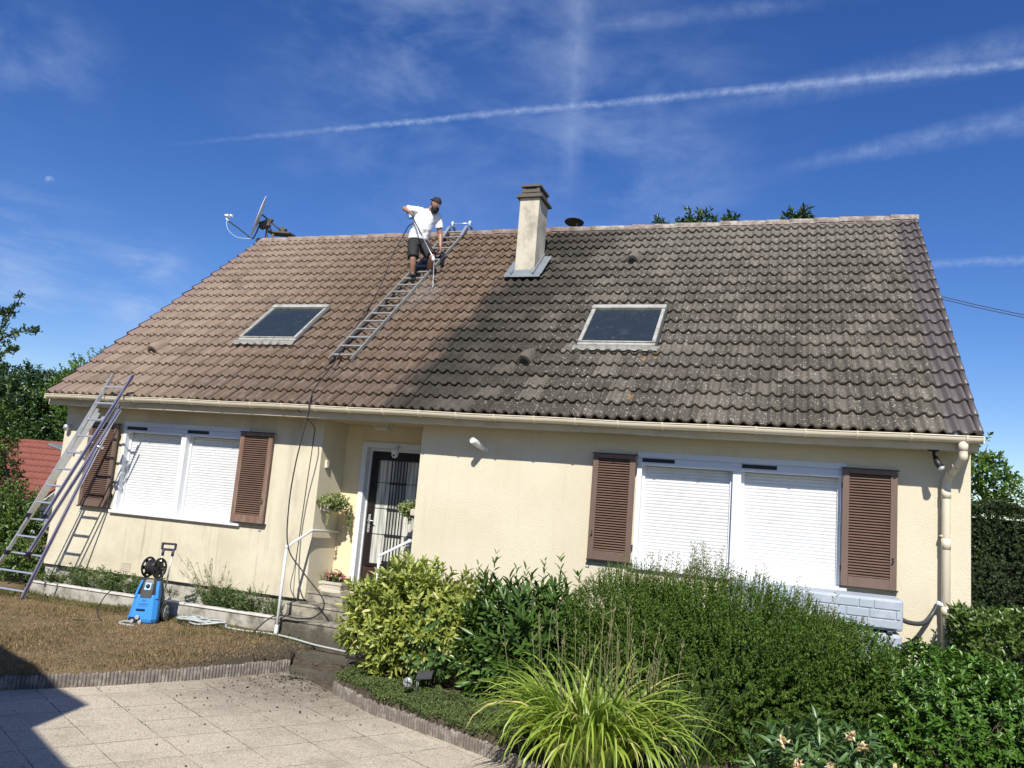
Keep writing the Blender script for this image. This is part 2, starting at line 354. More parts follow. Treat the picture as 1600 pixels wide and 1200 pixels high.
MT['plinthm'] = mat('white_plinth', **grime((.46, .44, .39), (.13, .12, .085), 4, .95, .85, 70, .4))
MT['bush_y'] = leafmat('golden_leaf', (.13, .19, .03), (.42, .45, .10), (.58, .56, .26), .42, .2)
MT['bush_l'] = leafmat('laurel_leaf', (.032, .072, .014), (.09, .165, .03), (.16, .26, .06), .33, .15, .45)
MT['bush_f'] = leafmat('fine_leaf', (.045, .090, .015), (.135, .222, .036), (.24, .31, .08), .55, .28, .2)
MT['bush_c'] = leafmat('glossy_leaf', (.035, .09, .010), (.12, .235, .032), (.16, .28, .07), .33, .2, .45)
MT['hedge'] = leafmat('hedge_leaf', (.016, .034, .010), (.05, .082, .022), (.09, .12, .04), .55, .15)
MT['hedge2'] = leafmat('laurel_hedge_leaf', (.05, .095, .02), (.14, .22, .045), (.20, .27, .07), .32, .2)
MT['tree'] = leafmat('dark_tree_leaf', (.018, .042, .012), (.055, .11, .025), (.16, .24, .05), .35, .2)
MT['tree2'] = leafmat('light_tree_leaf', (.055, .105, .02), (.13, .23, .04), (.22, .32, .08), .4, .3)
MT['lily'] = leafmat('lily_leaf', (.13, .22, .03), (.40, .49, .09), (.60, .52, .24), .35, .3)
MT['cover'] = leafmat('cover_leaf', (.06, .10, .025), (.15, .20, .06), (.28, .28, .10), .6, .2)
MT['peony'] = leafmat('oleander_leaf', (.045, .105, .03), (.13, .22, .07), (.20, .30, .12), .35, .2)
MT['weed'] = leafmat('weed_leaf', (.05, .10, .03), (.16, .24, .08), (.30, .30, .12), .5, .25)
MT['geran'] = leafmat('ivy_leaf', (.12, .18, .05), (.34, .38, .15), (.45, .46, .25), .5, .25)
MT['grass'] = leafmat('dry_grass', (.13, .078, .034), (.46, .33, .18), (.13, .15, .045), .8, .15)
MT['pink'] = leafmat('pink_petal', (.62, .12, .20), (.80, .42, .48), (.85, .75, .72), .6, .3)
MT['withered'] = leafmat('withered_petal', (.55, .28, .14), (.75, .62, .38), (.8, .75, .6), .7, .2)

# ------------------------------------------------------------------ object helpers
def link(name, me, m, parent=None):
    o = bpy.data.objects.new(name, me); COL.objects.link(o)
    if m is not None and not me.materials: me.materials.append(MT[m] if isinstance(m, str) else m)
    if parent:
        o.parent = parent; o.matrix_parent_inverse = parent.matrix_world.inverted()
    return o
def obj(name, bm, m, parent=None, smooth=False):
    me = bpy.data.meshes.new(name); bmesh.ops.recalc_face_normals(bm, faces=bm.faces[:]) if len(bm.faces) < 20000 else None
    bm.to_mesh(me); bm.free()
    if smooth:
        for p in me.polygons: p.use_smooth = True
    return link(name, me, m, parent)
def thing(name, label, cat, loc=(0, 0, 0), group=None):
    o = bpy.data.objects.new(name, None); COL.objects.link(o); o.location = loc; o.empty_display_size = .2
    o.matrix_world = Matrix.Translation(loc)
    return tag(o, label, cat, group)
def tag(o, label, cat, group=None, kind=None):
    if label: o['label'] = label
    if cat: o['category'] = cat
    if group: o['group'] = group
    if kind: o['kind'] = kind
    return o
def B(): return bmesh.new()
def box(bm, x0, x1, y0, y1, z0, z1, bev=0):
    r = bmesh.ops.create_cube(bm, size=1, matrix=Matrix.Translation(((x0+x1)/2, (y0+y1)/2, (z0+z1)/2)) @ Matrix.Diagonal((x1-x0, y1-y0, z1-z0, 1)))
    if bev:
        es = list({e for v in r['verts'] for e in v.link_edges})
        bmesh.ops.bevel(bm, geom=es, offset=bev, segments=2, affect='EDGES', profile=.5)
    return bm
def obox(bm, c, X, Y, Z, sx, sy, sz, bev=0):
    Mx = Matrix((V(X).normalized(), V(Y).normalized(), V(Z).normalized())).transposed().to_4x4(); Mx.translation = V(c)
    r = bmesh.ops.create_cube(bm, size=1, matrix=Mx @ Matrix.Diagonal((sx, sy, sz, 1)))
    if bev:
        es = list({e for v in r['verts'] for e in v.link_edges}); bmesh.ops.bevel(bm, geom=es, offset=bev, segments=2, affect='EDGES')
    return bm
def spline(pts, n=8):
    P = [V(p) for p in pts]; out = []
    for i in range(len(P)-1):
        p0, p1, p2, p3 = P[max(i-1, 0)], P[i], P[i+1], P[min(i+2, len(P)-1)]
        for k in range(n):
            t = k/n; out.append(.5*((2*p1)+(p2-p0)*t+(2*p0-5*p1+4*p2-p3)*t*t+(3*p1-p0-3*p2+p3)*t**3))
    out.append(P[-1]); return out
def tube(bm, pts, r, seg=8, cap=True):
    P = [V(p) for p in pts]; n = len(P); R = r if isinstance(r, (list, tuple)) else [r]*n
    t = (P[1]-P[0]).normalized(); a = t.orthogonal().normalized(); rings = []
    for i in range(n):
        t2 = (P[min(i+1, n-1)]-P[max(i-1, 0)]).normalized()
        a = (a - t2*a.dot(t2)).normalized(); b = t2.cross(a)
        rings.append([bm.verts.new(P[i]+(a*math.cos(2*PI*k/seg)+b*math.sin(2*PI*k/seg))*R[i]) for k in range(seg)])
    for i in range(n-1):
        for k in range(seg):
            bm.faces.new((rings[i][k], rings[i][(k+1) % seg], rings[i+1][(k+1) % seg], rings[i+1][k])).smooth = True
    if cap: bm.faces.new(rings[0][::-1]); bm.faces.new(rings[-1])
    return bm
def lathe(bm, prof, c=(0, 0, 0), axis=(0, 0, 1), seg=24):
    """prof: (radius, height) pairs"""
    ax = V(axis).normalized(); a = ax.orthogonal().normalized(); b = ax.cross(a); c = V(c); rings = []
    for r, h in prof:
        if r < 1e-5: rings.append([bm.verts.new(c+ax*h)])
        else: rings.append([bm.verts.new(c+ax*h+(a*math.cos(2*PI*k/seg)+b*math.sin(2*PI*k/seg))*r) for k in range(seg)])
    for A, Bq in zip(rings, rings[1:]):
        for k in range(seg):
            k2 = (k+1) % seg
            vs = [A[k % len(A)], A[k2 % len(A)], Bq[k2 % len(Bq)], Bq[k % len(Bq)]]
            u = []
            for v_ in vs:
                if v_ not in u: u.append(v_)
            if len(u) >= 3:
                bm.faces.new(u).smooth = True
    return bm
def npmesh(name, verts, faces_flat, sizes, m, parent=None, rnd=None, smooth=False):
    me = bpy.data.meshes.new(name)
    nv = len(verts); me.vertices.add(nv); me.vertices.foreach_set('co', np.ascontiguousarray(verts, dtype=np.float32).ravel())
    me.loops.add(len(faces_flat)); me.loops.foreach_set('vertex_index', np.asarray(faces_flat, dtype=np.int32))
    sizes = np.asarray(sizes, dtype=np.int32); me.polygons.add(len(sizes))
    st = np.concatenate(([0], np.cumsum(sizes)[:-1])).astype(np.int32)
    me.polygons.foreach_set('loop_start', st); me.polygons.foreach_set('loop_total', sizes)
    if smooth: me.polygons.foreach_set('use_smooth', np.ones(len(sizes), dtype=bool))
    me.update(calc_edges=True)
    if rnd is not None:
        a = me.attributes.new('rnd', 'FLOAT', 'FACE'); a.data.foreach_set('value', np.asarray(rnd, dtype=np.float32))
    return link(name, me, m, parent)
def unit(a): return a/np.maximum(np.linalg.norm(a, axis=-1, keepdims=True), 1e-9)
def leaf_arrays(P, D, N, L, W, big=False, fold=.25, droop=.15):
    P, D, N = np.asarray(P, float), unit(np.asarray(D, float)), np.asarray(N, float)
    n = len(P); L = np.broadcast_to(L, n)[:, None]; W = np.broadcast_to(W, n)[:, None]
    S = unit(np.cross(D, N)); U = np.cross(S, D)
    if not big:
        v = np.stack([P, P+D*L*.45+S*W*.5+U*W*fold, P+D*L-U*L*droop, P+D*L*.45-S*W*.5+U*W*fold], 1).reshape(-1, 3)
        f = (np.arange(n)[:, None]*4+np.array([0, 1, 2, 0, 2, 3])).ravel(); s = np.full(n*2, 3); fp = 2
    else:
        def pt(t, w, h): return P+D*L*t+S*W*w+U*(W*h)-U*L*droop*t*t
        v = np.stack([pt(0, 0, 0), pt(.33, .45, fold), pt(.33, 0, 0), pt(.33, -.45, fold), pt(.7, .38, fold), pt(.7, 0, 0), pt(.7, -.38, fold), pt(1, 0, 0)], 1).reshape(-1, 3)
        f = (np.arange(n)[:, None]*8+np.array([0, 2, 1, 0, 3, 2, 1, 2, 5, 4, 2, 3, 6, 5, 4, 5, 7, 5, 6, 7])).ravel()
        s = np.tile([3, 3, 4, 4, 3, 3], n); fp = 6
    return v, f, s, fp
def leaves(name, m, parent, P, D, N, L, W, big=False, fold=.25, droop=.15, zmin=None, rnd=None):
    P = np.asarray(P); n = len(P)
    L = np.broadcast_to(L, n).copy(); W = np.broadcast_to(W, n).copy(); r = rng.random(n) if rnd is None else rnd
    if zmin is not None:
        k = P[:, 2] > zmin; P, D, N, L, W, r = P[k], D[k], N[k], L[k], W[k], r[k]
    v, f, s, fp = leaf_arrays(P, D, N, L, W, big, fold, droop)
    return npmesh(name, v, f, s, m, parent, np.repeat(r, fp))
def shell(c, rad, n, lump=.18, freq=1.6, inner=.0, seed=0, half=False):
    d = unit(rng.normal(size=(n, 3)))
    if half: d[:, 2] = np.abs(d[:, 2])*1.0
    lum = np.array([mn.noise(V(x*freq)+V((seed, 0, 0))) + .5*mn.noise(V(x*freq*2.7)+V((0, seed, 0))) for x in d])
    k = (1+lum*lump)*(1-rng.random(n)**2*inner)
    p = np.array(c)+d*np.array(rad)*k[:, None]
    nn = unit(d/np.array(rad)); return p, nn
def shoots(P, A, per, slen, L, W, ang=.9, jit=.35):
    """leaves spiralled along the last bit of each shoot"""
    n = len(P); A = unit(A); a1 = unit(np.cross(A, rng.normal(size=(n, 3)))); a2 = np.cross(A, a1)
    t = (np.arange(per)+.5)/per; t = np.tile(t, (n, 1))+rng.normal(size=(n, per))*.06
    ph = np.arange(per)*2.4+rng.random((n, 1))*6.28
    rad = a1[:, None]*np.cos(ph)[..., None]+a2[:, None]*np.sin(ph)[..., None]
    base = P[:, None]-A[:, None]*(slen*(1-t))[..., None]
    an = ang*(1-.45*t)[..., None]
    Dv = A[:, None]*np.cos(an)+rad*np.sin(an)+rng.normal(size=(n, per, 3))*jit*.4
    Nv = unit(A[:, None]*np.sin(an)-rad*np.cos(an)+rng.normal(size=(n, per, 3))*jit*.5)
    k = n*per; s = .7+.5*rng.random(k)
    return base.reshape(k, 3), unit(Dv).reshape(k, 3), Nv.reshape(k, 3), L*s, W*s
def skin(name, chains, m, parent=None, sub=2, root=None):
    """chains: list of lists of (key, (x,y,z), radius); shared keys join"""
    me = bpy.data.meshes.new(name); idx = {}; co = []; rad = []; ed = []
    for ch in chains:
        prev = None
        for key, p, r in ch:
            if key not in idx: idx[key] = len(co); co.append(p); rad.append(r)
            if prev is not None: ed.append((prev, idx[key]))
            prev = idx[key]
    me.from_pydata(co, ed, []); o = bpy.data.objects.new(name, me); COL.objects.link(o)
    md = o.modifiers.new('s', 'SKIN'); md.use_smooth_shade = True; md.branch_smoothing = .6
    lay = me.skin_vertices[0] if me.skin_vertices else None
    if lay is None:
        bmx = bmesh.new(); bmx.from_mesh(me); bmx.verts.layers.skin.verify(); bmx.to_mesh(me); bmx.free(); lay = me.skin_vertices[0]
    for i, r in enumerate(rad):
        lay.data[i].radius = (r, r) if not isinstance(r, tuple) else r
        lay.data[i].use_root = (i == (idx[root] if root else 0))
    s2 = o.modifiers.new('u', 'SUBSURF'); s2.levels = sub; s2.render_levels = sub
    dg = bpy.context.evaluated_depsgraph_get(); ev = o.evaluated_get(dg)
    nm = bpy.data.meshes.new_from_object(ev); bpy.data.objects.remove(o); nm.name = name
    for p in nm.polygons: p.use_smooth = True
    nm.materials.clear()
    return link(name, nm, m, parent)

# ------------------------------------------------------------------ setting: ground, patio, lawn, beds
def sheet(name, pts, z, m, label=None, thick=0, sub=0, kind='structure', rough=0):
    bm = B(); vs = [bm.verts.new((x, y, z)) for x, y in pts]; f = bm.faces.new(vs)
    if f.normal.z < 0: f.normal_flip()
    if thick:
        r = bmesh.ops.extrude_face_region(bm, geom=[f]); bmesh.ops.translate(bm, vec=(0, 0, -thick), verts=[v for v in r['geom'] if isinstance(v, bmesh.types.BMVert)])
    o = obj(name, bm, m); o['kind'] = kind
    if label: o['label'] = label
    return o
sheet('ground', [(-400, -400), (400, -400), (400, 400), (-400, 400)], -.75, 'ground')
sheet('patio', [(-3, -20), (20, -20), (20, -.9), (7.2, -1.0), (5.9, -1.2), (-3, -1.2)], -.58, 'patio', thick=.1)
def flatgrid(name, poly, zf, m, step=.08, skirt=.25):
    """an uneven sheet over a polygon: height from zf(x, y)"""
    bm = B(); vs = [bm.verts.new((x, y, 0)) for x, y in poly]; bm.faces.new(vs)
    xs = [p[0] for p in poly]; ys = [p[1] for p in poly]
    x = min(xs)
    while x < max(xs): bmesh.ops.bisect_plane(bm, geom=bm.verts[:]+bm.edges[:]+bm.faces[:], plane_co=(x, 0, 0), plane_no=(1, 0, 0)); x += step
    y = min(ys)
    while y < max(ys): bmesh.ops.bisect_plane(bm, geom=bm.verts[:]+bm.edges[:]+bm.faces[:], plane_co=(0, y, 0), plane_no=(0, 1, 0)); y += step
    for v in bm.verts: v.co.z = zf(v.co.x, v.co.y)
    be = [e for e in bm.edges if e.is_boundary]
    r = bmesh.ops.extrude_edge_only(bm, edges=be)
    for v in [v for v in r['geom'] if isinstance(v, bmesh.types.BMVert)]: v.co.z -= skirt
    bmesh.ops.recalc_face_normals(bm, faces=bm.faces[:])
    o = obj(name, bm, m, smooth=True); o['kind'] = 'structure'; return o
LEDGE = [(2.6, -6.6), (3.5, -5.25), (4.3, -4.07), (4.88, -3.4), (5.44, -2.6), (5.93, -1.72), (6.02, -1.5)]
def zl(x, y): return -.375+.022*mn.noise(V((x*1.3, y*1.3, 0)))-.03*min(1, max(0, (x-5)/1.0))
LAWN = [(-9, -7), (2.5, -7)]+[(x-.04, y+.02) for x, y in LEDGE]+[(5.85, -1.2), (5.85, -.62), (5.0, -.62), (5.0, -.38), (-.5, -.38), (-.5, 7), (-9, 7)]
flatgrid('lawn', LAWN, zl, 'lawn', .12)
def zb(x, y): return -.42+.04*mn.noise(V((x*2.2, y*2.2, 3)))
BED = [(7.10, -2.15), (7.8, -2.56), (8.64, -2.90), (9.28, -3.15), (10.2, -3.62), (11.6, -4.2), (13.4, -4.7), (20, -6), (20, 6), (14.1, 6), (14.1, -.05), (6.98, -.05), (6.98, -1.9)]
flatgrid('flower_bed', BED, zb, 'soil', .14)
def zp(x, y): return -.47+.03*mn.noise(V((x*3, y*3, 8)))-.08*min(1, max(0, (-y-1.)/.8))
flatgrid('path', [(5.84, -.5), (6.99, -.5), (6.99, -1.95), (7.0, -2.1), (6.08, -1.55), (5.84, -1.2)], zp, 'soil', .07, .1)

def palisade(name, pts, z0, z1, label, sp=.038, r=.022):
    P = [V((*p, 0)) for p in pts]; bm = B(); acc = 0; 
    seglen = [(b-a).length for a, b in zip(P, P[1:])]; tot = sum(seglen); d = 0; k = 0
    while d < tot:
        q = d; i = 0
        while i < len(seglen)-1 and q > seglen[i]: q -= seglen[i]; i += 1
        p = P[i].lerp(P[i+1], min(1, q/seglen[i])); t = (P[i+1]-P[i]).normalized(); nrm = V((-t.y, t.x, 0))
        h = z1+random.uniform(-.012, .012)+.012*mn.noise(p*2); rr = r*random.uniform(.9, 1.1)
        c = p+nrm*random.uniform(-.006, .006)
        lathe(bm, [(rr*.9, z0), (rr, z0+.02), (rr, h-.022), (rr*.8, h-.008), (rr*.35, h), (0, h)], c=c, seg=9)
        d += sp; k += 1
    return tag(obj(name, bm, 'edging'), label, 'edging')
palisade('lawn_edging', LEDGE, -.62, -.437, 'low scalloped concrete edging along the front of the dry lawn beside the patio')
palisade('bed_edging', [(7.02, -2.12), (7.77, -2.59), (8.64, -2.93), (9.28, -3.19), (10.2, -3.68), (11.6, -4.26)], -.62, -.452, 'low scalloped concrete edging holding the green ground cover above the patio')

# stepping stones in the wet soil path
for i, (pts, z, lab) in enumerate([([(5.62, -.98), (6.95, -1.02), (6.95, -1.22), (5.72, -1.16)], -.415, 'long worn stone slab set across the wet soil path, the one nearer the steps'),
                               ([(6.0, -1.50), (6.98, -1.62), (7.0, -1.82), (6.12, -1.66)], -.505, 'worn stone slab at the patio end of the wet soil path')]):
    bm = B(); vs = [bm.verts.new((x, y, z)) for x, y in pts]; f = bm.faces.new(vs)
    r = bmesh.ops.extrude_face_region(bm, geom=[f]); bmesh.ops.translate(bm, vec=(0, 0, -.12), verts=[v for v in r['geom'] if isinstance(v, bmesh.types.BMVert)])
    bmesh.ops.recalc_face_normals(bm, faces=bm.faces[:]); bmesh.ops.bevel(bm, geom=bm.edges[:], offset=.015, segments=2, affect='EDGES')
    tag(obj('stone_slab', bm, 'stone'), lab, 'slab', 'stone slabs in the path')

# front steps
st = thing('front_steps', 'worn grey stone steps leading up to the brown front door', 'steps', (6, -.3, -.4))
for k, (x0, y0, z0, z1) in enumerate(((5.06, -.55, -.5, -.15), (5.03, -.25, -.15, .02), (5.145, .05, .02, .168))):
    bm = box(B(), x0, 6.96 if k < 2 else 6.795, y0, (.30 if k == 0 else .06) if k < 2 else .80, z0, z1-.03, .006)
    box(bm, x0-(.0 if k == 2 else .01), 6.97 if k < 2 else 6.795, y0-.015, (.05 if k < 2 else .80), z1-.03, z1, .009)
    obj('step', bm, 'stone', st)

# ------------------------------------------------------------------ the house
W0, W1 = 0, 13.83; YE, ZE, YR, ZR = -.478, 2.87, 4.484, 7.235; YB = 9.35
house = thing('house', 'cream rendered house with a long tiled roof, brown shutters and white roller blinds', 'house', (7, 4, 0))
bm = B()
def wallrect(x0, x1, z0, z1, y0=0., y1=.30): box(bm, x0, x1, y0, y1, z0, z1)
LW, RW, WZ0, WZ1 = (1.315, 3.829), (9.964, 12.495), 1.05, 2.519
ZT = 2.72; ZB = .045
wallrect(0, LW[0], ZB, ZT); wallrect(LW[0], LW[1], ZB, WZ0); wallrect(LW[0], LW[1], WZ1, ZT); wallrect(LW[1], 5.15, ZB, ZT)
wallrect(6.80, RW[0], -.1, ZT); wallrect(RW[0], RW[1], -.1, WZ0); wallrect(RW[0], RW[1], WZ1, ZT); wallrect(RW[1], W1, -.1, ZT)
wallrect(5.0, 5.15, ZB, ZT, .30, .70); wallrect(6.80, 6.95, -.1, ZT, .30, .70)
# gables and back
def gable(x0, x1):
    prof = [(.30, -.5), (.30, 2.9), (YR, ZR-.2), (YB-.3, 2.9), (YB-.3, -.5)]
    a = [bm.verts.new((x0, y, z)) for y, z in prof]; b = [bm.verts.new((x1, y, z)) for y, z in prof]
    bm.faces.new(a); bm.faces.new(b[::-1])
    for i in range(5): bm.faces.new((a[i], b[i], b[(i+1) % 5], a[(i+1) % 5]))
gable(0, .25); gable(W1-.25, W1); box(bm, .25, W1-.25, YB-.55, YB-.3, -.5, 2.9)
obj('wall', bm, 'wall', house)
bm = box(B(), .03, 5.0, .02, .30, -.7, ZB); obj('plinth', bm, 'plinthm', house)
bm = box(B(), 7.0, W1-.02, .02, .30, -.7, -.1); obj('plinth', bm, 'plinthm', house)
bm = box(B(), 0, 5.16, -.022, .0, ZB-.012, ZB+.004); obj('drip_shadow_line', bm, 'dark', house)  # near-black strip stands in for the shadow line where wall overhangs plinth
# recess back wall around the door, frame
bm = B(); box(bm, 5.15, 5.47, .70, .85, .17, ZT); box(bm, 6.74, 6.80, .70, .85, .17, ZT); box(bm, 5.47, 6.74, .70, .85, 2.47, ZT)
obj('porch_wall', bm, 'recess', house)
bm = B(); box(bm, 5.47, 5.555, .66, .90, .17, 2.47); box(bm, 6.655, 6.74, .66, .90, .17, 2.47); box(bm, 5.555, 6.655, .66, .90, 2.385, 2.47)
box(bm, 5.555, 5.575, .79, .88, .17, 2.34); box(bm, 5.555, 6.655, .79, .88, 2.34, 2.385); obj('door_frame', bm, 'white', house)
door = bpy.data.objects.new('front_door', None); COL.objects.link(door); door.parent = house; door.matrix_parent_inverse = house.matrix_world.inverted()
DX0, DX1 = 5.577, 6.60
bm = B(); GX0, GX1, GZ0, GZ1 = 5.70, 6.50, .60, 2.20
box(bm, DX0, GX0, .82, .87, .18, 2.34); box(bm, GX1, 6.65, .82, .87, .18, 2.34); box(bm, GX0, GX1, .82, .87, GZ1, 2.34); box(bm, GX0, GX1, .82, .87, .18, GZ0)
for a, b_, c_, d_ in ((GX0-.03, GX0, GZ0-.04, GZ1+.03), (GX1, GX1+.03, GZ0-.04, GZ1+.03)): box(bm, a, b_, .805, .82, c_, d_, .004)
box(bm, GX0-.05, GX1+.05, .795, .818, GZ0-.05, GZ0-.005, .005)
door.name = 'front_door'; dm = obj('leaf_frame', bm, 'door', door)
bm = B()
for k in range(4): box(bm, DX0+.03, GX1+.1, .812, .819, .20+k*.085, .278+k*.085, .003)
obj('kick_panel', bm, 'kick', door)
bm = box(B(), GX0, GX1, .845, .85, GZ0, GZ1); obj('glass', bm, 'curtain', door)
bm = B()
for k in range(6): x = 5.93+k*.052; box(bm, x, x+.014, .822, .835, GZ0, GZ1)
for z in (.62, 1.03, 1.43, 1.83): box(bm, 5.915, 6.21, .820, .837, z, z+.03)
for z in (1.045, 1.445, 1.845): box(bm, GX0, GX1, .838, .843, z, z+.008)
obj('grille', bm, 'black', door)
bm = box(B(), 5.615, 5.655, .81, .825, 1.06, 1.34, .006); tube(bm, [(5.635, .81, 1.25), (5.635, .77, 1.25), (5.66, .762, 1.25), (5.745, .765, 1.245)], .0095)
tube(bm, [(5.635, .812, 1.13), (5.635, .80, 1.13)], .012); obj('handle', bm, 'alu', door)

# windows with roller blinds
def window(x0, x1):
    wn = bpy.data.objects.new('window', None); COL.objects.link(wn); wn.parent = house; wn.matrix_parent_inverse = house.matrix_world.inverted()
    xm = (x0+x1)/2-.005; z0, z1 = WZ0, WZ1; zb = 2.375; bays = ((x0+.055, xm-.055), (xm+.055, x1-.055))
    for n_, a, b_ in (('jamb', x0-.005, x0+.055), ('jamb', x1-.055, x1+.005), ('mullion', xm-.05, xm+.05)): obj(n_, box(B(), a, b_, -.012, .20, z0+.005, zb), 'white', wn)
    bm = B(); box(bm, x0-.005, x1+.005, -.018, .20, 2.447, z1)
    box(bm, x0-.005, x1+.005, -.010, .20, zb, 2.444); obj('head_box', bm, 'greyw', wn)
    for a, b_ in bays:
        obj('ledge', box(B(), a-.04, b_+.04, -.035, .10, zb-.03, zb, .004), 'white', wn)
        bm = B(); gx = a+.0; gw = .42
        box(bm, gx, gx+gw, -.014, -.009, zb+.012, zb+.062)
        obj('vent_grille', bm, 'dark', wn)
        bm = B()
        for k in range(9): box(bm, gx+k*gw/9+.01, gx+k*gw/9+.016, -.018, -.015, zb+.012, zb+.062)
        for k in range(2): box(bm, gx, gx+gw, -.021, -.0185, zb+.026+k*.016, zb+.030+k*.016)
        obj('grille_bars', bm, 'black', wn)
        obj('guide_rail', box(B(), a-.004, a+.032, .085, .16, z0+.005, zb-.03), 'white', wn); obj('guide_rail', box(B(), b_-.032, b_+.004, .085, .16, z0+.005, zb-.03), 'white', wn)
        bm = B(); n = 31; pz = (zb-.03-z0-.005)/n; prof = []
        for k in range(n):
            zz = z0+.005+k*pz; prof += [(.1225, zz), (.1165, zz+pz*.10), (.1135, zz+pz*.45), (.1150, zz+pz*.8), (.123, zz+pz*.95)]
        A = [bm.verts.new((a+.03, y, z)) for y, z in prof]; Cc = [bm.verts.new((b_-.03, y, z)) for y, z in prof]
        for i in range(len(A)-1): bm.faces.new((A[i], Cc[i], Cc[i+1], A[i+1]))
        obj('roller_blind', bm, 'slat', wn)
    obj('sill', box(B(), x0-.04, x1+.03, -.06, .20, z0-.045, z0+.004, .005), 'white', wn)
window(*LW); window(*RW)
# louvred shutters
def shutter(x0, x1, m, hx, n=37):
    z0, z1 = 1.075, 2.458; y0, y1 = -.085, -.048; s = .075
    e = bpy.data.objects.new('shutter', None); COL.objects.link(e); e.parent = house; e.matrix_parent_inverse = house.matrix_world.inverted()
    bm = B(); box(bm, x0, x0+s, y0, y1, z0, z1, .003); box(bm, x1-s, x1, y0, y1, z0, z1, .003)
    box(bm, x0+s, x1-s, y0+.001, y1-.001, z1-.055, z1-.001, .003); box(bm, x0+s, x1-s, y0+.001, y1-.001, z0+.001, z0+.115, .003); obj('shutter_frame', bm, m, e)
    bm = B(); pz = (z1-.055-z0-.115)/n
    for k in range(n):
        zc = z0+.115+(k+.5)*pz; obox(bm, ((x0+x1)/2, (y0+y1)/2, zc), (1, 0, 0), (0, .78, .62), (0, -.62, .78), x1-x0-2*s, .032, .007)
    obj('louvres', bm, 'brownslat', e)
    obj('gap_shade', box(B(), x0+s-.01, x1-s+.01, y1-.006, y1-.003, z0+.1, z1-.05), 'dark', e)  # near-black sheet stands in for the shade between the louvres
    obj('top_strip', box(B(), x0-.015, x1+.02, y0-.004, y1+.01, z1, z1+.012), 'black', e); obj('bottom_strip', box(B(), x0-.01, x1+.02, y0+.004, -.002, z0-.012, z0), 'black', e)
    for z in (z0+.2, z1-.2): obj('hinge', box(B(), hx-.01, hx+.01, y1, 0, z-.03, z+.03), 'black', e)
    xk = x1-.05 if hx == x0 else x0+.04
    obj('latch', tube(B(), [(xk, y0, z0+.36), (xk+.01, y0-.02, z0+.37), (xk+.012, y0-.02, z0+.32), (xk-.008, y0-.015, z0+.30)], .006, 6), 'black', e)
    bm = tube(B(), [(xk, y1, z0+.02), (xk, y0-.02, z0-.02), (xk-.04, y0-.03, z0-.005)], .007, 6)
    obj('catch', bm, 'black', e)
shutter(.63, 1.25, 'brown', 1.25); shutter(3.715, 4.31, 'brownold', 3.715); shutter(9.375, 9.945, 'brown', 9.945); shutter(12.455, 13.055, 'brown', 12.455)

# soffit, fascia, gutter
bm = box(B(), .0, W1+.0, -.40, .70, ZT, ZT+.022)
for k in range(46): box(bm, .2+k*.3, .2+k*.3+.006, -.401, -.01, ZT-.003, ZT-.0005)
obj('soffit', bm, 'fascia', house)
bm = box(B(), .02, W1+.0, -.425, -.402, ZT-.012, ZE-.03); obj('fascia', bm, 'fascia', house)
bm = B(); yc, zc, r = -.492, ZE-.005, .066; prof = [(yc-r-.006, zc+.004), (yc-r-.006, zc-.008), (yc-r, zc-.008)]
prof += [(yc-r*math.cos(a), zc-.008-r*math.sin(a)) for a in np.linspace(.15, PI-.1, 12)]+[(yc+r, zc)]
prof += [(yc+r-.004, zc)]+[(yc-(r-.004)*math.cos(a), zc-.008-(r-.004)*math.sin(a)) for a in np.linspace(PI-.1, .15, 12)]+[(yc-r+.004, zc+.004)]
xs = [.07+13.78*k/60 for k in range(61)]
rings = [[bm.verts.new((x, y, z+.012*math.sin(x*.45)+.003*math.sin(x*3))) for y, z in prof] for x in xs]
for A, Cc in zip(rings, rings[1:]):
    for i in range(len(prof)): bm.faces.new((A[i], A[(i+1) % len(prof)], Cc[(i+1) % len(prof)], Cc[i])).smooth = True
for x in (.07, 13.85):
    box(bm, x-.006, x+.006, yc-r-.004, yc+r, zc-.075, zc+.002)
gut = obj('gutter', bm, 'cream', house)
for x in [.25+.56*k for k in range(25)]:
    bm = B()
    dz = .012*math.sin(x*.45)+.003*math.sin(x*3)
    pts = [(x, yc-(r+.005)*math.cos(a), zc-.008-(r+.005)*math.sin(a)+dz) for a in np.linspace(0, PI, 10)]
    pts = [(x, yc-r-.008, zc+.008+dz)]+pts
    for A, Cc in zip(pts, pts[1:]):
        c = (V(A)+V(Cc))/2; d = V(Cc)-V(A); obox(bm, c, (1, 0, 0), d, V((1, 0, 0)).cross(d), .022, d.length+.003, .009)
    obj('bracket', bm, 'cream', gut)
dp = bpy.data.objects.new('downpipe', None); COL.objects.link(dp); dp.parent = house; dp.matrix_parent_inverse = house.matrix_world.inverted()
bm = B(); R = .047
tube(bm, spline([(13.66, -.49, 2.82), (13.66, -.485, 2.68), (13.655, -.45, 2.61), (13.59, -.17, 2.46), (13.565, -.10, 2.36), (13.56, -.095, 2.2)], 6)+[V((13.56, -.095, -.4))], R, 18)
obj('pipe', bm, 'cream', dp)
for p, q in (((13.66, -.487, 2.80), (13.66, -.485, 2.70)), ((13.630, -.35, 2.555), (13.617, -.30, 2.53)), ((13.595, -.2, 2.475), (13.585, -.16, 2.45)), ((13.56, -.095, 2.28), (13.56, -.095, 2.18)), ((13.56, -.095, 1.72), (13.56, -.095, 1.60)), ((13.56, -.095, .96), (13.56, -.095, .86))):
    obj('pipe_collar', tube(B(), [p, q], R+.004, 18), 'cream', dp)
obj('pipe_clip', box(B(), 13.50, 13.62, -.12, 0, 1.74, 1.76, .003), 'cream', dp)
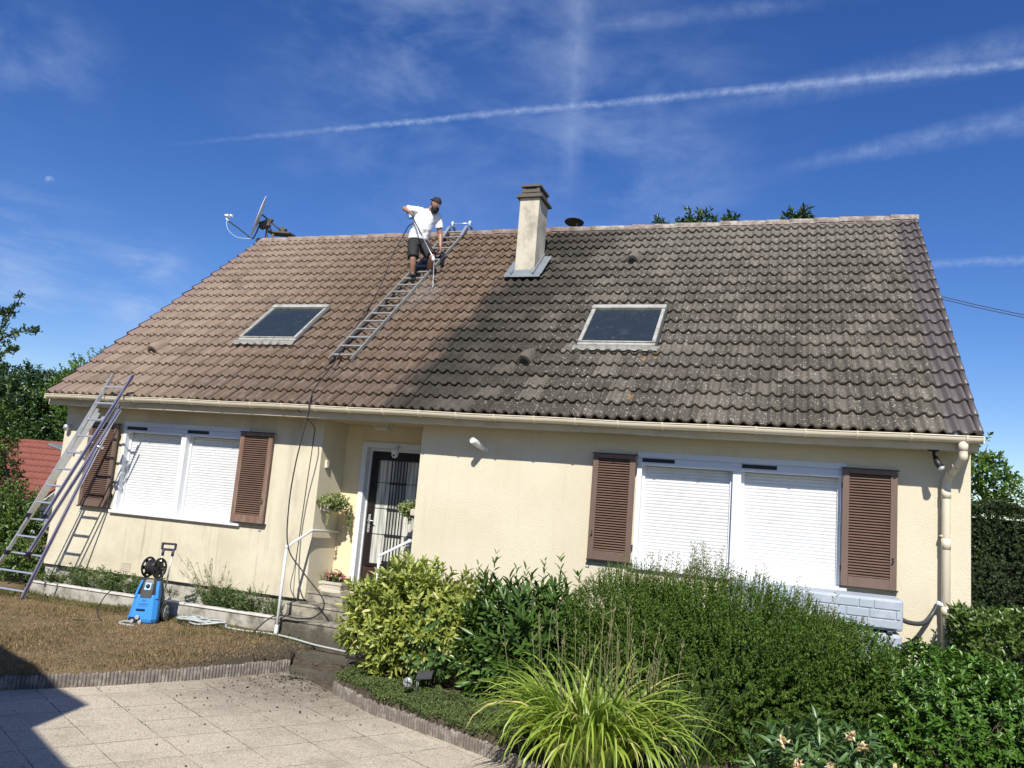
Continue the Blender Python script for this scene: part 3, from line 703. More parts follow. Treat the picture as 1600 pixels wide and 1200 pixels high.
bm = tube(B(), [(13.49, -.11, .985), (13.56, -.11, .965)], .022, 12); tube(bm, [(13.465, -.11, .99), (13.50, -.11, .985)], .03, 12); obj('diverter', bm, 'white', dp)
bm = B(); lathe(bm, [(.0, .07), (.03, .065), (.055, .03), (.06, 0)], c=(13.58, -.49, ZE-.02), seg=14); obj('leaf_guard', bm, 'black', dp)
# air vent
bm = B()
for k in range(5): box(bm, 1.66, 1.86, -.008, .004, .10+k*.03, .115+k*.03)
obj('air_vent', bm, 'pot', house)

# roof
roof = bpy.data.objects.new('roof', None); COL.objects.link(roof); roof.parent = house; roof.matrix_parent_inverse = house.matrix_world.inverted()
SD = V((0, YR-YE, ZR-ZE)); SL = SD.length; SD.normalize(); SN = V((0, -SD.z, SD.y))
def RP(x, s, h=0.): return V((x, YE, ZE))+SD*s+SN*h
NR, NT = 20, 45; GA = SL/NR; TW = .3075; X0 = 13.815-NT*.3075
def prof_h(u):   # one tile: pan, roll, pan, roll
    q = (u*2) % 1
    rr = math.sin(PI*min(1, max(0, (q-.30)/.69)))**1.5 if .30 < q < .99 else 0
    return .047*rr+.0015*math.sin(q*20)
US = [0, .04, .1, .16, .2, .24, .28, .33, .38, .43, .48, .5, .54, .6, .66, .7, .74, .78, .83, .88, .93, .97, .992]
verts = []; ff = []; sz = []; rn = []
for i in range(NR):
    for j in range(-1, NT):
        dz = random.gauss(0, .0022); ds = random.gauss(0, .004); rv = random.random(); tilt = random.gauss(0, .003)
        base = len(verts); n = len(US); s0 = i*GA+ds; s1 = min((i+1)*GA+.05, SL+.0)
        old = j < NT-1
        for row, (s, h) in enumerate(((s0+.045, -.014), (s0+.004, .006), (s0, .040), (s0+.007, .046), (s1, -.008))):
            for u in US:
                x = max(.045, X0+(j+(min(u, .962) if X0+j*TW < 6.6 else u))*TW); hh = prof_h(u)
                e = 0
                if old and row in (1, 2, 3): e = .004*mn.noise(V((x*14, s*14, 2)))*(1 if x > 6.7 else .4)
                verts.append(RP(x, s+e*2, h+hh+dz+tilt*(u-.5)+e*.7))
        for row in range(4):
            for k in range(n-1):
                a = base+row*n+k; ff += [a, a+1, a+n+1, a+n]; sz.append(4); rn.append(rv)
        # thin joint side
        a = base+1*n+n-1; b_ = len(verts); 
        for row in (1, 2, 3, 4): verts.append(verts[base+row*n+n-1]-SN*.02)
        for row in range(3):
            ff += [base+(row+1)*n+n-1, b_+row, b_+row+1, base+(row+2)*n+n-1]; sz.append(4); rn.append(rv)
npmesh('front_tiles', np.array([tuple(v) for v in verts]), ff, sz, 'tile', roof, rn)
bm = B()   # underlay, back slope, verge skirts
a, b_, c_, d_ = RP(.06, .05, -.03), RP(W1, .05, -.03), RP(W1, SL, -.03), RP(.06, SL, -.03)
bm.faces.new([bm.verts.new(p) for p in (a, b_, c_, d_)])
e_, f_ = V((-.02, YB, ZE-.03)), V((W1+.07, YB, ZE-.03))
obj('underlay', bm, 'dark', roof)
bm = B(); BS = V((0, YB-YR, ZE-ZR)); 
for k in range(14):
    p0 = V((0, YR, ZR))+BS*(k/14); p1 = V((0, YR, ZR))+BS*((k+1)/14)
    bm.faces.new([bm.verts.new(V((x, p.y, p.z+dz))) for x, p, dz in ((.05, p0, .0), (W1+.03, p0, .0), (W1+.03, p1, .03), (.05, p1, .03))])
    bm.faces.new([bm.verts.new(V((x, p.y, p.z+dz))) for x, p, dz in ((.05, p1, .03), (W1+.03, p1, .03), (W1+.03, p1, .0), (.05, p1, .0))])
obj('back_tiles', bm, 'tile', roof)
for x in (.035, W1+.018):
    bm = B()
    for i in range(NR):
        p = RP(x, i*GA+GA*.5, -.028); obox(bm, p, (1, 0, 0), SD+SN*(-.05), SN, .03, GA+.02, .085, .006)
        if x > 1:
            pts = [RP(x-.022, i*GA-.01, .055), RP(x-.022, i*GA+GA+.03, .028)]; tube(bm, pts, .034, 10)
    obj('verge_tiles', bm, 'tile', roof)
bm = B(); L = .42; x = -.02; k = 0
while x < W1-.05:
    a = 12; lift = random.gauss(0, .005); x1 = min(x+L+.04, W1+.05)
    ra, rb = .125, .118; hs_ = []
    for xx, rr, dz in ((x, ra, .012), (x1, rb, .0)):
        hs_.append([bm.verts.new((xx, YR-math.cos(t)*rr*1.15, ZR-.02+dz+lift+math.sin(t)*rr*.72)) for t in np.linspace(-.15, PI+.15, a)])
    low = [bm.verts.new(v.co+V((0, 0, -.022))) for v in hs_[0]]
    for i in range(a-1):
        bm.faces.new((hs_[0][i], hs_[0][i+1], hs_[1][i+1], hs_[1][i])).smooth = True
        bm.faces.new((low[i], low[i+1], hs_[0][i+1], hs_[0][i]))
    low2 = [bm.verts.new(v.co+V((0, 0, -.022))) for v in hs_[1]]
    for i in range(a-1): bm.faces.new((hs_[1][i], hs_[1][i+1], low2[i+1], low2[i]))
    bm.faces.new((hs_[0][0], hs_[1][0], low2[0], low[0]))
    x += L
obj('ridge_tiles', bm, 'ridge', roof)
bm = box(B(), .02, W1+.0, YR-.125, YR-.10, ZR-.075, ZR-.02); obj('ridge_flashing', bm, mat('ridge_strip', (.23, .15, .13), .7), roof)

# vent tiles
for (x, s) in ((1.17, 1.35), (8.12, 1.27), (9.10, 4.86)):
    bm = B(); n = 8; rows = []
    for (ds, hh, wv) in ((0, .165, .115), (.04, .19, .125), (.18, .16, .11), (.38, .07, .085)):
        rows.append([bm.verts.new(RP(x+math.cos(t)*wv, s+ds, .02+math.sin(t)*hh)) for t in np.linspace(0, PI, n)])
    for A, Cc in zip(rows, rows[1:]):
        for i in range(n-1): bm.faces.new((A[i], A[i+1], Cc[i+1], Cc[i])).smooth = True
    bm.faces.new(rows[0])
    o = obj('vent_tile', bm, 'tile', roof)
    bm = B(); bm.faces.new([bm.verts.new(RP(x+math.cos(t)*.075, s-.008, .045+math.sin(t)*.095)) for t in np.linspace(0, PI, n)]); obj('vent_opening', bm, 'dark', o)

# skylights
def skylight(x0, x1, s0, s1, sheenb=.02):
    e = bpy.data.objects.new('skylight', None); COL.objects.link(e); e.parent = house; e.matrix_parent_inverse = house.matrix_world.inverted()
    def rb(bm, a0, a1, b0, b1, h0, h1, bev=.004): return obox(bm, RP((a0+a1)/2, (b0+b1)/2, (h0+h1)/2), (1, 0, 0), SD, SN, a1-a0, b1-b0, h1-h0, bev)
    bm = B(); f = .052
    rb(bm, x0, x0+f, s0+.06, s1-.11, .0, .115); rb(bm, x1-f, x1, s0+.06, s1-.11, .0, .115); rb(bm, x0-.01, x1+.01, s1-.11, s1, .0, .135); rb(bm, x0+.0, x1-.0, s0, s0+.06, .0, .09)
    rb(bm, x0-.0, x0+f*.6, s0+.45, s1-.13, .117, .124); rb(bm, x1-f*.6, x1, s0+.45, s1-.13, .117, .124)
    obj('skylight_frame', bm, 'skyfr', e)
    bm = B(); rb(bm, x0+f, x1-f, s0+.062, s1-.112, .085, .092, 0); obj('pane', bm, 'glass', e)
    bm = B(); rb(bm, x0+f, x1-f, s0+.060, s0+.085, .093, .108, .002); obj('pane_bar', bm, 'skyfr', e)
    # gasket boxes, dark grey also standing in for the shadow gap; pleated lead apron below
    bm = B(); rb(bm, x0-.03, x0-.003, s0, s1, .0, .075, 0); rb(bm, x1+.003, x1+.03, s0, s1, 0, .075, 0); rb(bm, x0-.02, x1+.02, s0-.02, s0-.001, 0, .06, 0); obj('gasket_shadow', bm, 'dgrey', e)
    bm = B(); n = 120; A = []
    for r_, (ds, h) in enumerate(((-.0, .06), (-.07, .075), (-.15, .062))):
        A.append([bm.verts.new(RP(x0-.05+(x1-x0+.10)*k/n, s0+ds-(.02*mn.noise(V((k*.2, 0, 0))) if r_ == 2 else 0), h+.012+prof_h(((x0-.05+(x1-x0+.10)*k/n)-X0)/TW)*(.5 if r_ else .1)+.004)) for k in range(n+1)])
    for P_, Q in zip(A, A[1:]):
        for k in range(n): bm.faces.new((P_[k], P_[k+1], Q[k+1], Q[k])).smooth = True
    obj('apron', bm, 'zincold', e)
skylight(2.68, 3.85, 1.80, 3.06); skylight(8.80, 9.96, 1.80, 3.02)

# chimney
ch = bpy.data.objects.new('chimney', None); COL.objects.link(ch); ch.parent = house; ch.matrix_parent_inverse = house.matrix_world.inverted()
cx0, cx1, cy0, cy1 = 7.0, 7.375, 2.78, 3.33
obj('shaft', box(B(), cx0, cx1, cy0, cy1, 5.4, 7.28, .008), 'chim', ch)
bm = box(B(), cx0-.06, cx1+.06, cy0-.06, cy1+.06, 7.28, 7.325, .006); box(bm, cx0-.035, cx1+.035, cy0-.035, cy1+.035, 7.325, 7.36, .006); obj('crown', bm, 'conc', ch)
bm = B()
for (x, y) in ((cx0+.02, cy0+.02), (cx1-.08, cy0+.02), (cx0+.02, cy1-.08), (cx1-.08, cy1-.08), (cx1-.08, (cy0+cy1)/2-.03)): box(bm, x, x+.06, y, y+.06, 7.36, 7.50)
box(bm, cx0+.012, cx1-.012, cy0+.01, cy0+.03, 7.395, 7.435); box(bm, cx0+.012, cx0+.03, cy0+.03, cy1-.03, 7.395, 7.435); box(bm, cx1-.03, cx1-.012, cy0+.03, cy1-.03, 7.395, 7.435)
box(bm, cx0-.005, cx1+.005, cy0-.01, cy1+.01, 7.50, 7.54, .005); box(bm, cx0+.03, cx1-.03, cy0+.03, cy1-.03, 7.361, 7.48)
obj('cowl', bm, 'conc', ch)
bm = B(); s_c = (cy0-YE)/SD.y
obox(bm, V(((cx0+cx1)/2, cy0-.018, ZE+(cy0-YE)*SD.z/SD.y+.10)), (1, 0, 0), (0, 1, 0), (0, 0, 1), cx1-cx0+.06, .03, .12, .004)
for x in (cx0-.018, cx1+.018):
    p = RP(x, s_c+.36, .10); obox(bm, p, (1, 0, 0), SD, SN, .03, .85, .10, .004)
obj('upstand', bm, 'lead', ch)
bm = B(); n = 30
def apr(x0_, x1_, s0_, s1_, h=.05):
    A = [[bm.verts.new(RP(x0_+(x1_-x0_)*k/n+random.gauss(0, .002), s, h+.006*mn.noise(V((k*.4, s*8, 0))))) for k in range(n+1)] for s in np.linspace(s0_, s1_, 6)]
    for P_, Q in zip(A, A[1:]):
        for k in range(n): bm.faces.new((P_[k], P_[k+1], Q[k+1], Q[k])).smooth = True
apr(cx0-.14, cx1+.16, s_c-.15, s_c+.0, .108); apr(cx0-.15, cx0-.001, s_c-.02, s_c+.55, .106); apr(cx1+.001, cx1+.17, s_c-.02, s_c+.75, .108)
obj('flashing', bm, 'lead', ch)
# flue cap behind the ridge
fc = bpy.data.objects.new('flue', None); COL.objects.link(fc); fc.parent = house; fc.matrix_parent_inverse = house.matrix_world.inverted()
bm = tube(B(), [(7.50, 4.95, 6.6), (7.50, 4.95, 7.30)], .06, 14); tube(bm, [(7.53, 4.95, 7.2), (7.52, 4.93, 7.57)], .022, 8); obj('flue_pipe', bm, 'zincold', fc)
bm = lathe(B(), [(0, .045), (.10, .035), (.205, 0), (.20, -.006), (.10, .02), (0, .03)], c=(7.47, 4.9, 7.575), axis=(0, .16, 1), seg=28); obj('flue_cap', bm, 'conc', fc)

# ------------------------------------------------------------------ fittings on the walls
t = thing('wall_lamp', 'white cylindrical spotlight on the cream wall right of the front door', 'lamp', (7.80, 0, 2.42))
a, b_ = V((7.79, -.01, 2.43)), V((7.715, -.33, 2.52)); dr = (b_-a).normalized()
bm = lathe(B(), [(0, .0), (.05, .0), (.05, .02), (0, .02)], c=(7.80, 0, 2.42), axis=(0, -1, 0)); tube(bm, [(7.80, -.015, 2.42), (7.79, -.07, 2.44)], .014); obj('wall_bracket', bm, 'white', t)
obj('tube_body', lathe(B(), [(0, .05), (.042, .05), (.046, .07), (.046, .27), (.043, .285), (.043, .33), (.036, .335), (.034, .31), (0, .31)], c=a, axis=dr), 'white', t)
obj('lens', lathe(B(), [(0, .318), (.02, .33), (.033, .314)], c=a, axis=dr), 'lamp', t)
t = thing('spotlight', 'small black spotlight under the eaves next to the downpipe bend', 'lamp', (13.40, -.30, 2.72))
bm = box(B(), 13.34, 13.45, -.33, -.24, 2.700, 2.719, .004); tube(bm, [(13.40, -.29, 2.70), (13.40, -.29, 2.66), (13.415, -.30, 2.62)], .017); obj('mount', bm, 'black', t)
obj('lamp_head', tube(B(), [(13.41, -.29, 2.64), (13.43, -.31, 2.58), (13.465, -.345, 2.51)], [.026, .033, .043], 14), 'black', t)
obj('bulb', lathe(B(), [(0, .03), (.025, .02), (.04, 0)], c=(13.465, -.345, 2.51), axis=(.35, -.35, -.8)), 'lamp', t)
t = thing('dome_camera', 'white dome security camera hanging over the front door', 'camera', (6.09, .55, 2.31))
bm = tube(B(), [(6.10, .66, 2.42), (6.09, .60, 2.41), (6.09, .58, 2.36)], .022); lathe(bm, [(0, .07), (.05, .06), (.058, 0), (.05, -.005)], c=(6.09, .58, 2.31), axis=(0, 0, 1)); obj('housing', bm, 'white', t)
obj('dome', lathe(B(), [(.05, 0), (.052, -.03), (.035, -.065), (0, -.075)], c=(6.09, .58, 2.31)), 'white', t)
obj('lens', lathe(B(), [(0, .054), (.016, .054), (.018, .04)], c=(6.09, .58, 2.285), axis=(.1, -1, -.2)), 'black', t)
t = thing('porch_lamp', 'square cream ceiling lamp on the porch soffit', 'lamp', (6.0, .3, 2.72))
obj('lamp_base', box(B(), 5.84, 6.12, .20, .46, 2.695, 2.718, .004), 'cream', t); obj('lamp_shade', box(B(), 5.87, 6.09, .23, .43, 2.635, 2.694, .02), mat('frosted_cover', (.62, .60, .52), .4), t)
t = thing('doorbell', 'small white doorbell box on the wall inside the porch', 'doorbell', (5.15, .17, 2.06))
obj('case', box(B(), 5.151, 5.185, .13, .20, 2.0, 2.12, .004), 'cream', t); obj('button', box(B(), 5.186, 5.19, .145, .185, 2.01, 2.05, .001), 'white', t)
t = thing('wall_tap', 'small dark tap sticking out of the wall behind the tall ladder', 'tap', (.55, 0, 1.9))
bm = tube(B(), [(.52, 0, 1.94), (.52, -.06, 1.94), (.55, -.08, 1.90)], .016); lathe(bm, [(0, 0), (.03, 0), (.03, .012), (0, .012)], c=(.52, -.06, 1.96)); tube(bm, [(.30, 0, 1.93), (.30, -.05, 1.93)], .02); obj('tap_body', bm, 'conc', t)
t = thing('eave_lamp', 'tiny silver lamp under the left end of the eaves', 'lamp', (.12, -.1, 2.4))
bm = tube(B(), [(.12, 0, 2.40), (.12, -.06, 2.42)], .012); lathe(bm, [(0, .05), (.04, .04), (.05, -.02), (.03, -.05), (0, -.055)], c=(.12, -.09, 2.36)); obj('lamp_body', bm, 'alu', t)

# low planter strip with white coping in front of the plinth
t = thing('planter_strip', 'low white topped masonry planter along the foot of the wall', 'planter', (2.6, -.3, -.4))
obj('kerb_wall', box(B(), .28, 4.98, -.43, -.36, -.55, -.20), 'plinthm', t)
bm = B(); 
for a_, b_ in ((.27, 1.5), (1.51, 3.1), (3.12, 4.99)): box(bm, a_, b_, -.45, -.34, -.20, -.172, .006)
obj('coping', bm, mat('white_coping', **grime((.66, .64, .60), (.40, .36, .31), 5, .6, .7, 60, .2)), t)
obj('soil', box(B(), .28, 4.98, -.36, .02, -.5, -.24), 'soil', t)

# handrails
def rail(name, label, pts, foot):
    t = thing(name, label, 'handrail', pts[0], 'white handrails beside the front steps')
    obj('rail_tube', tube(B(), pts, .021, 12), 'white', t)
    bm = B()
    for p in (pts[1], pts[2]): lathe(bm, [(0, -.03), (.02, -.024), (.026, 0), (.02, .024), (0, .03)], c=p, seg=12)
    lathe(bm, [(.021, .14), (.027, .13), (.027, .02), (.033, 0), (.033, -.05)], c=foot, seg=12)
    obj('fittings', bm, 'white', t)
rail('handrail', 'white pipe handrail on the left of the steps with a hose hanging from it', [(5.20, -.70, -.42), (5.21, -.70, .84), (5.20, -.10, 1.06), (5.20, .69, 1.03)], (5.20, -.70, -.36))
rail('handrail', 'white pipe handrail on the right of the steps against the wall corner', [(6.52, -.42, -.2), (6.52, -.40, .84), (6.76, -.0, 1.05), (6.81, .12, 1.05)], (6.52, -.42, -.15))

# ------------------------------------------------------------------ ladders
def rail_bm(bm, a, b, wx, wy, X):
    a, b = V(a), V(b); d = b-a; X = V(X); Y = d.normalized().cross(X).normalized(); X2 = Y.cross(d.normalized())
    obox(bm, (a+b)/2, X2, Y, d, wx, wy, d.length, .003); return bm
lad = thing('extension_ladder', 'long aluminium extension ladder with violet edges leaning on the left gutter', 'ladder', (.4, -1.0, -.36), None)
secs = [((-.068, -1.0, -.363), (1.255, -.535, 2.60), (.813, -1.0, -.358), (1.68, -.539, 2.74), 0),
        ((.311, -.96, .315), (1.29, -.60, 2.66), (.753, -.958, .329), (1.76, -.61, 2.66), 1),
        ((.588, -.931, .916), (1.496, -.586, 3.22), (.921, -.929, .924), (1.901, -.584, 3.231), 2)]
zr_ = [(-.25+.272*k) for k in range(14)]; used_z = set()
for (la, lb, ra, rb, k) in secs[::-1]:
    la, lb, ra, rb = map(V, (la, lb, ra, rb)); Xd = ((rb-lb).normalized()+(ra-la).normalized()).normalized()
    for p, q in ((la, lb), (ra, rb)):
        o = obj('rail', rail_bm(B(), p, q, .024, .062, Xd), 'alu', lad)
        if p == ra: off = Xd*.0135+V((0, -.006, 0)); obj('violet_strip', rail_bm(B(), p+off, q+off, .003, .026, Xd), 'purple', o); o3 = V((0, -.0325, 0))+Xd*.004; obj('violet_strip', rail_bm(B(), p+o3, q+o3, .007, .003, Xd), 'purple', o)
        dd = (q-p).normalized(); obj('foot', obox(B(), p-dd*.02, Xd, dd.cross(Xd), dd, .040, .085, .085, .012), mat('foot_cap', (.02, .02, .05), .6) if 'foot_cap' not in bpy.data.materials else bpy.data.materials['foot_cap'], lad)
    for i, z in enumerate(zr_):
        f = (z-la.z)/(lb.z-la.z); f2 = (z-ra.z)/(rb.z-ra.z)
        if .02 < f < .98 and .02 < f2 < .98:
            if k < 2 and i in used_z: continue
            used_z.add(i); p, q = la.lerp(lb, f), ra.lerp(rb, f2); obj('rung', obox(B(), (p+q)/2, q-p, V((0, -1, .35)), (q-p).cross(V((0, -1, .35))), (q-p).length, .034, .026, .003), 'alu', lad)
obj('guide_bracket', lathe(B(), [(.05, -.02), (.065, -.02), (.065, .02), (.05, .02), (.05, -.02)], c=(1.50, -.645, 2.05), axis=(.3, 0, 1), seg=14), 'alu', lad)
obj('guide_bracket', obox(B(), (1.53, -.65, 2.50), (1, 0, 0), (0, 1, 0), (.2, .1, 1), .08, .09, .06, .004), 'alu', lad)

RA, RBt = V((5.06, YE, 0)), None
def LP(f, side, h=.12):   # roof ladder: f 0 foot .. 1 ridge
    s = 1.13+(SL-.02-1.13)*f; x = 4.90+.0*f+(.40 if side else 0)+(-.01*f)
    return RP(x, s, h)
rl = thing('roof_ladder', 'aluminium roof ladder hooked over the ridge and lying on the tiles', 'ladder', LP(0, 0))
for s_ in (0, 1): obj('rail', rail_bm(B(), LP(0, s_), LP(1, s_), .026, .06, (1, 0, 0)), 'oldalu', rl)
NRG = 18
for i in range(NRG+1):
    f = .025+.945*i/NRG; p, q = LP(f, 0, .135), LP(f, 1, .135); obj('rung', obox(B(), (p+q)/2, (1, 0, 0), SD, SN, .43, .042, .024, .003), 'oldalu', rl)
for s_ in (0, 1):
    bm = B()
    x = LP(1, s_).x; c = [RP(x, SL-.42, .15), RP(x, SL-.20, .18), RP(x, SL-.02, .20), V((x, YR+.06, ZR+.19)), V((x, YR+.18, ZR+.08)), V((x, YR+.22, ZR-.02))]
    pts = spline(c, 5)
    for A, Cc in zip(pts, pts[1:]): obox(bm, (A+Cc)/2, (1, 0, 0), (Cc-A).cross(V((1, 0, 0))), Cc-A, .055, .022, (Cc-A).length+.006)
    obj('ridge_hook', bm, 'alu', rl)
bm = tube(B(), [V((LP(1, 0).x, YR+.0, ZR+.25)), V((LP(1, 1).x, YR+.0, ZR+.25))], .012); obj('axle', bm, 'alu', rl)
for s_ in (0, 1):
    x = LP(1, s_).x; o = obj('wheel', lathe(B(), [(0, -.016), (.05, -.016), (.055, 0), (.05, .016), (0, .016)], c=(x, YR, ZR+.25), axis=(1, 0, .0), seg=18), 'white', rl)

# ------------------------------------------------------------------ satellite dish
DY = 4.5
def q2(x, z, y=DY):   # the dish assembly stands in one upright plane turned towards the south-west
    C_, n_, P0_ = V((11.796, -10.442, 1.784)), V((.66, -.75, 0)), V((.12, DY, 0)); Q_ = V((x, y, z)); t_ = (P0_-C_).dot(n_)/(Q_-C_).dot(n_); return C_+(Q_-C_)*t_
sd = thing('satellite_dish', 'grey satellite dish seen edge-on at the left end of the ridge', 'satellite dish', (.12, DY, 7.2))
cA, cB = q2(-.02, 8.36), q2(-.32, 7.40); cen = (cA+cB)/2; up = (cA-cB).normalized(); fw = up.cross(V((.66, -.75, 0))).normalized(); sd_ax = -fw if fw.x > 0 else fw; sd_ax = (sd_ax-V((.66, -.75, 0))*.03).normalized()
bm = B(); side = up.cross(sd_ax).normalized(); rings = []
for layer in (0, .012):
    for i in range(1, 8):
        r_ = i/7; rings.append([bm.verts.new(cen+(up*math.cos(a)*.5+side*math.sin(a)*.46)*r_ - sd_ax*(.06*(1-r_*r_)+layer)) for a in np.linspace(0, 2*PI, 40)[:-1]])
for base in (0, 7):
    for i in range(6):
        A, Cc = rings[base+i], rings[base+i+1]
        for k in range(39): bm.faces.new((A[k], A[(k+1) % 39], Cc[(k+1) % 39], Cc[k])).smooth = True
    bm.faces.new(rings[base])
for k in range(39): bm.faces.new((rings[6][k], rings[6][(k+1) % 39], rings[13][(k+1) % 39], rings[13][k]))
obj('reflector', bm, 'dish', sd)
bm = tube(B(), spline([cen-sd_ax*.1-up*.12, cB+V((.13, 0, .02)), q2(-.27, 7.33), q2(-.42, 7.42), q2(-.70, 7.60), q2(-1.03, 7.80)], 5), .016, 8); obj('feed_arm', bm, 'dgrey', sd)
bm = tube(B(), [q2(-1.0, 7.78), q2(-1.06, 7.82), q2(-1.09, 7.90)], .026, 10); tube(bm, [q2(-1.13, 7.93), q2(-1.13, 7.93)+V((.10, 0, -.01))], .036, 10); tube(bm, [q2(-.99, 7.92), q2(-.99, 7.92)+V((.07, 0, -.01))], .034, 10); obj('receiver', bm, 'white', sd)
bm = tube(B(), [q2(.12, 7.05), q2(.13, 7.75)], .03, 10); obox(bm, q2(.05, 7.66), (1, 0, .3), (0, 1, 0), (-.3, 0, 1), .26, .12, .17, .01); tube(bm, [q2(-.1, 7.93), q2(.62, 7.42)], .018, 8)
obox(bm, q2(.20, 7.76), (1, 0, -.6), (0, 1, 0), (.6, 0, 1), .10, .08, .08, .01); tube(bm, [q2(.15, 7.60), q2(.45, 7.36)], .014, 8); obj('mount', bm, 'conc', sd)
bm = obox(B(), q2(.58, 7.50), (1, 0, -.6), (0, 1, 0), (.6, 0, 1), .15, .10, .13, .012); obox(bm, q2(.55, 7.41), (1, 0, -.1), (0, 1, 0), (.1, 0, 1), .62, .30, .055, .015); tube(bm, [q2(.30, 7.42), q2(.36, 7.26)], .022, 8); obj('motor', bm, 'conc', sd)
bm = tube(B(), spline([q2(-1.08, 7.84), q2(-1.0, 7.58), q2(-.72, 7.38), q2(-.4, 7.33), q2(-.18, 7.30), q2(-.08, 7.05), RP(-.02, SL-.35, .05)], 6), .006, 6); obj('dish_cable', bm, 'white', sd)

# cables in the sky at the right
for dz, lab in ((0, 'upper overhead cable at the right of the roof'), (-.045, 'lower overhead cable at the right of the roof')):
    c = [V((12.0, 4.5, 6.45+dz)), V((14.24, 4.5, 5.83+dz)), V((15.49, 4.5, 5.50+dz)), V((20, 4.5, 4.42+dz)), V((26, 4.5, 3.3+dz))]
    tag(obj('overhead_cable', tube(B(), spline(c, 8), .007, 5), 'wire'), lab, 'cable', 'overhead cables')
tag(obj('wall_cable', tube(B(), spline([(4.995, -.52, 2.80), (4.993, -.06, 2.62), (4.99, -.012, 2.40), (4.965, -.012, 1.69), (4.945, -.012, 1.02), (4.94, -.03, .55), (5.02, -.20, .22), (5.20, -.22, .05), (5.32, -.15, .035)], 8), .006, 6), 'wire'), 'thin dark cable running down the wall just left of the porch', 'cable')

# ------------------------------------------------------------------ pressure washer
pw = thing('pressure_washer', 'blue and black pressure washer with a hose reel standing on the dry lawn', 'pressure washer', (3.30, -1.0, -.38))
pw.rotation_euler = (0, 0, 0)
O = V((3.26, -1.05, -.375)); PX = V((.92, .39, 0)).normalized(); PY = V((-PX.y, PX.x, 0)); PZ = V((.045, 0, 1)).normalized()   # PX across, -PY towards the viewer
def W(x, y, z): return O+PX*x+PY*y+PZ*z
def loft(bm, secs):
    rings = [[bm.verts.new(W(*p)) for p in s] for s in secs]; n = len(rings[0])
    for A, Cc in zip(rings, rings[1:]):
        for k in range(n): bm.faces.new((A[k], A[(k+1) % n], Cc[(k+1) % n], Cc[k])).smooth = False
    bm.faces.new(rings[0][::-1]); bm.faces.new(rings[-1]); return bm
def sec(z, w, yf, yb, c=.05): return [(-w+c, yf, z), (w-c, yf, z), (w, yf+c, z), (w, yb-.02, z), (w-.02, yb, z), (-w+.02, yb, z), (-w, yb-.02, z), (-w, yf+c, z)]
obj('front_cover', loft(B(), [sec(.015, .185, -.205, -.03), sec(.06, .195, -.215, -.03), sec(.36, .165, -.165, -.03), sec(.385, .160, -.158, -.03)]), 'blue', pw)
obj('rear_body', loft(B(), [sec(.01, .18, -.03, .16), sec(.30, .17, -.03, .15), sec(.50, .14, -.03, .10), sec(.585, .11, -.03, .06)]), 'dgrey', pw)
obj('hood', loft(B(), [sec(.35, .120, -.175, -.035), sec(.45, .122, -.152, -.035), sec(.54, .115, -.125, -.035), sec(.59, .10, -.10, -.035)]), 'dgrey', pw)
for s_ in (-1, 1): obj('side_trim', loft(B(), [[(s_*a, y0, z) for a, y0 in ((w-.035, yf), (w, yf+.02), (w, -.02), (w-.035, -.02))] for z, w, yf in ((.34, .168, -.17), (.46, .15, -.14), (.57, .128, -.10))]), 'blue', pw)
bm = B(); pts = [W(-.035+.0, -.142, .47)]; obox(bm, W(0, -.145, .50), PX, PZ+PY*.32, PY-PZ*.32, .085, .10, .012, .004); obj('dial_plate', bm, 'cyan', pw)
obj('dial', lathe(B(), [(0, .03), (.022, .028), (.03, 0)], c=W(.0, -.150, .505), axis=-PY+PZ*.3), 'black', pw)
bm = B()
for z, w in ((.315, .06), (.298, .04)): obox(bm, W(-.01, -.1665-(.36-z)*.17, z), PX, PZ, PY, w, .008, .003)
for z, w in ((.265, .15), (.255, .11), (.235, .13)): obox(bm, W(-.01, -.1665-(.36-z)*.17, z), PX, PZ, PY, w, .004, .003)
obj('printing', bm, 'label', pw)
bm = obox(B(), W(-.03, -.20, .185), PX, PZ, PY, .12, .022, .03, .004); obox(bm, W(-.09, -.20, .045), PX, PZ, PY, .15, .075, .06, .01); obox(bm, W(.14, -.188, .07), PX, PZ, PY, .02, .05, .03); obj('openings', bm, mat('navy_recess', (.012, .02, .05), .5), pw)
bm = tube(B(), [W(-.04, -.22, .09), W(-.04, -.26, .085)], .027, 12); tube(bm, [W(-.10, -.22, .035), W(-.10, -.275, .03)], .024, 12); tube(bm, [W(.0, -.21, .03), W(.0, -.25, .025)], .024, 12); obj('connectors', bm, 'hosegrey', pw)
for s_ in (-1, 1):
    c = W(s_*.20, .10, .115)
    o = obj('wheel', lathe(B(), [(.06, -.03), (.10, -.03), (.115, -.018), (.115, .018), (.10, .03), (.06, .03)], c=c, axis=PX, seg=28), 'rubber', pw)
    bm = lathe(B(), [(.10, .031), (.104, .031), (.098, .036), (.088, .034)], c=c, axis=PX*s_, seg=28)
    for k in range(5):
        a = k*2*PI/5; p = c+PX*s_*.030; q = p+(PY*math.cos(a)+PZ*math.sin(a))*.09; obox(bm, (p+q)/2, q-p, PX, (q-p).cross(PX), .09, .008, .035, .002)
    lathe(bm, [(0, .04), (.03, .038), (.034, .03)], c=c, axis=PX*s_, seg=16); obj('rim', bm, 'hosegrey', o)
    bm = B(); tube(bm, [c+PX*(-s_*.02)+(PY*math.cos(a)+PZ*math.sin(a))*.135 for a in np.linspace(-.2, PI+.1, 12)], .022, 8); obj('wheel_arch', bm, 'dgrey', pw)
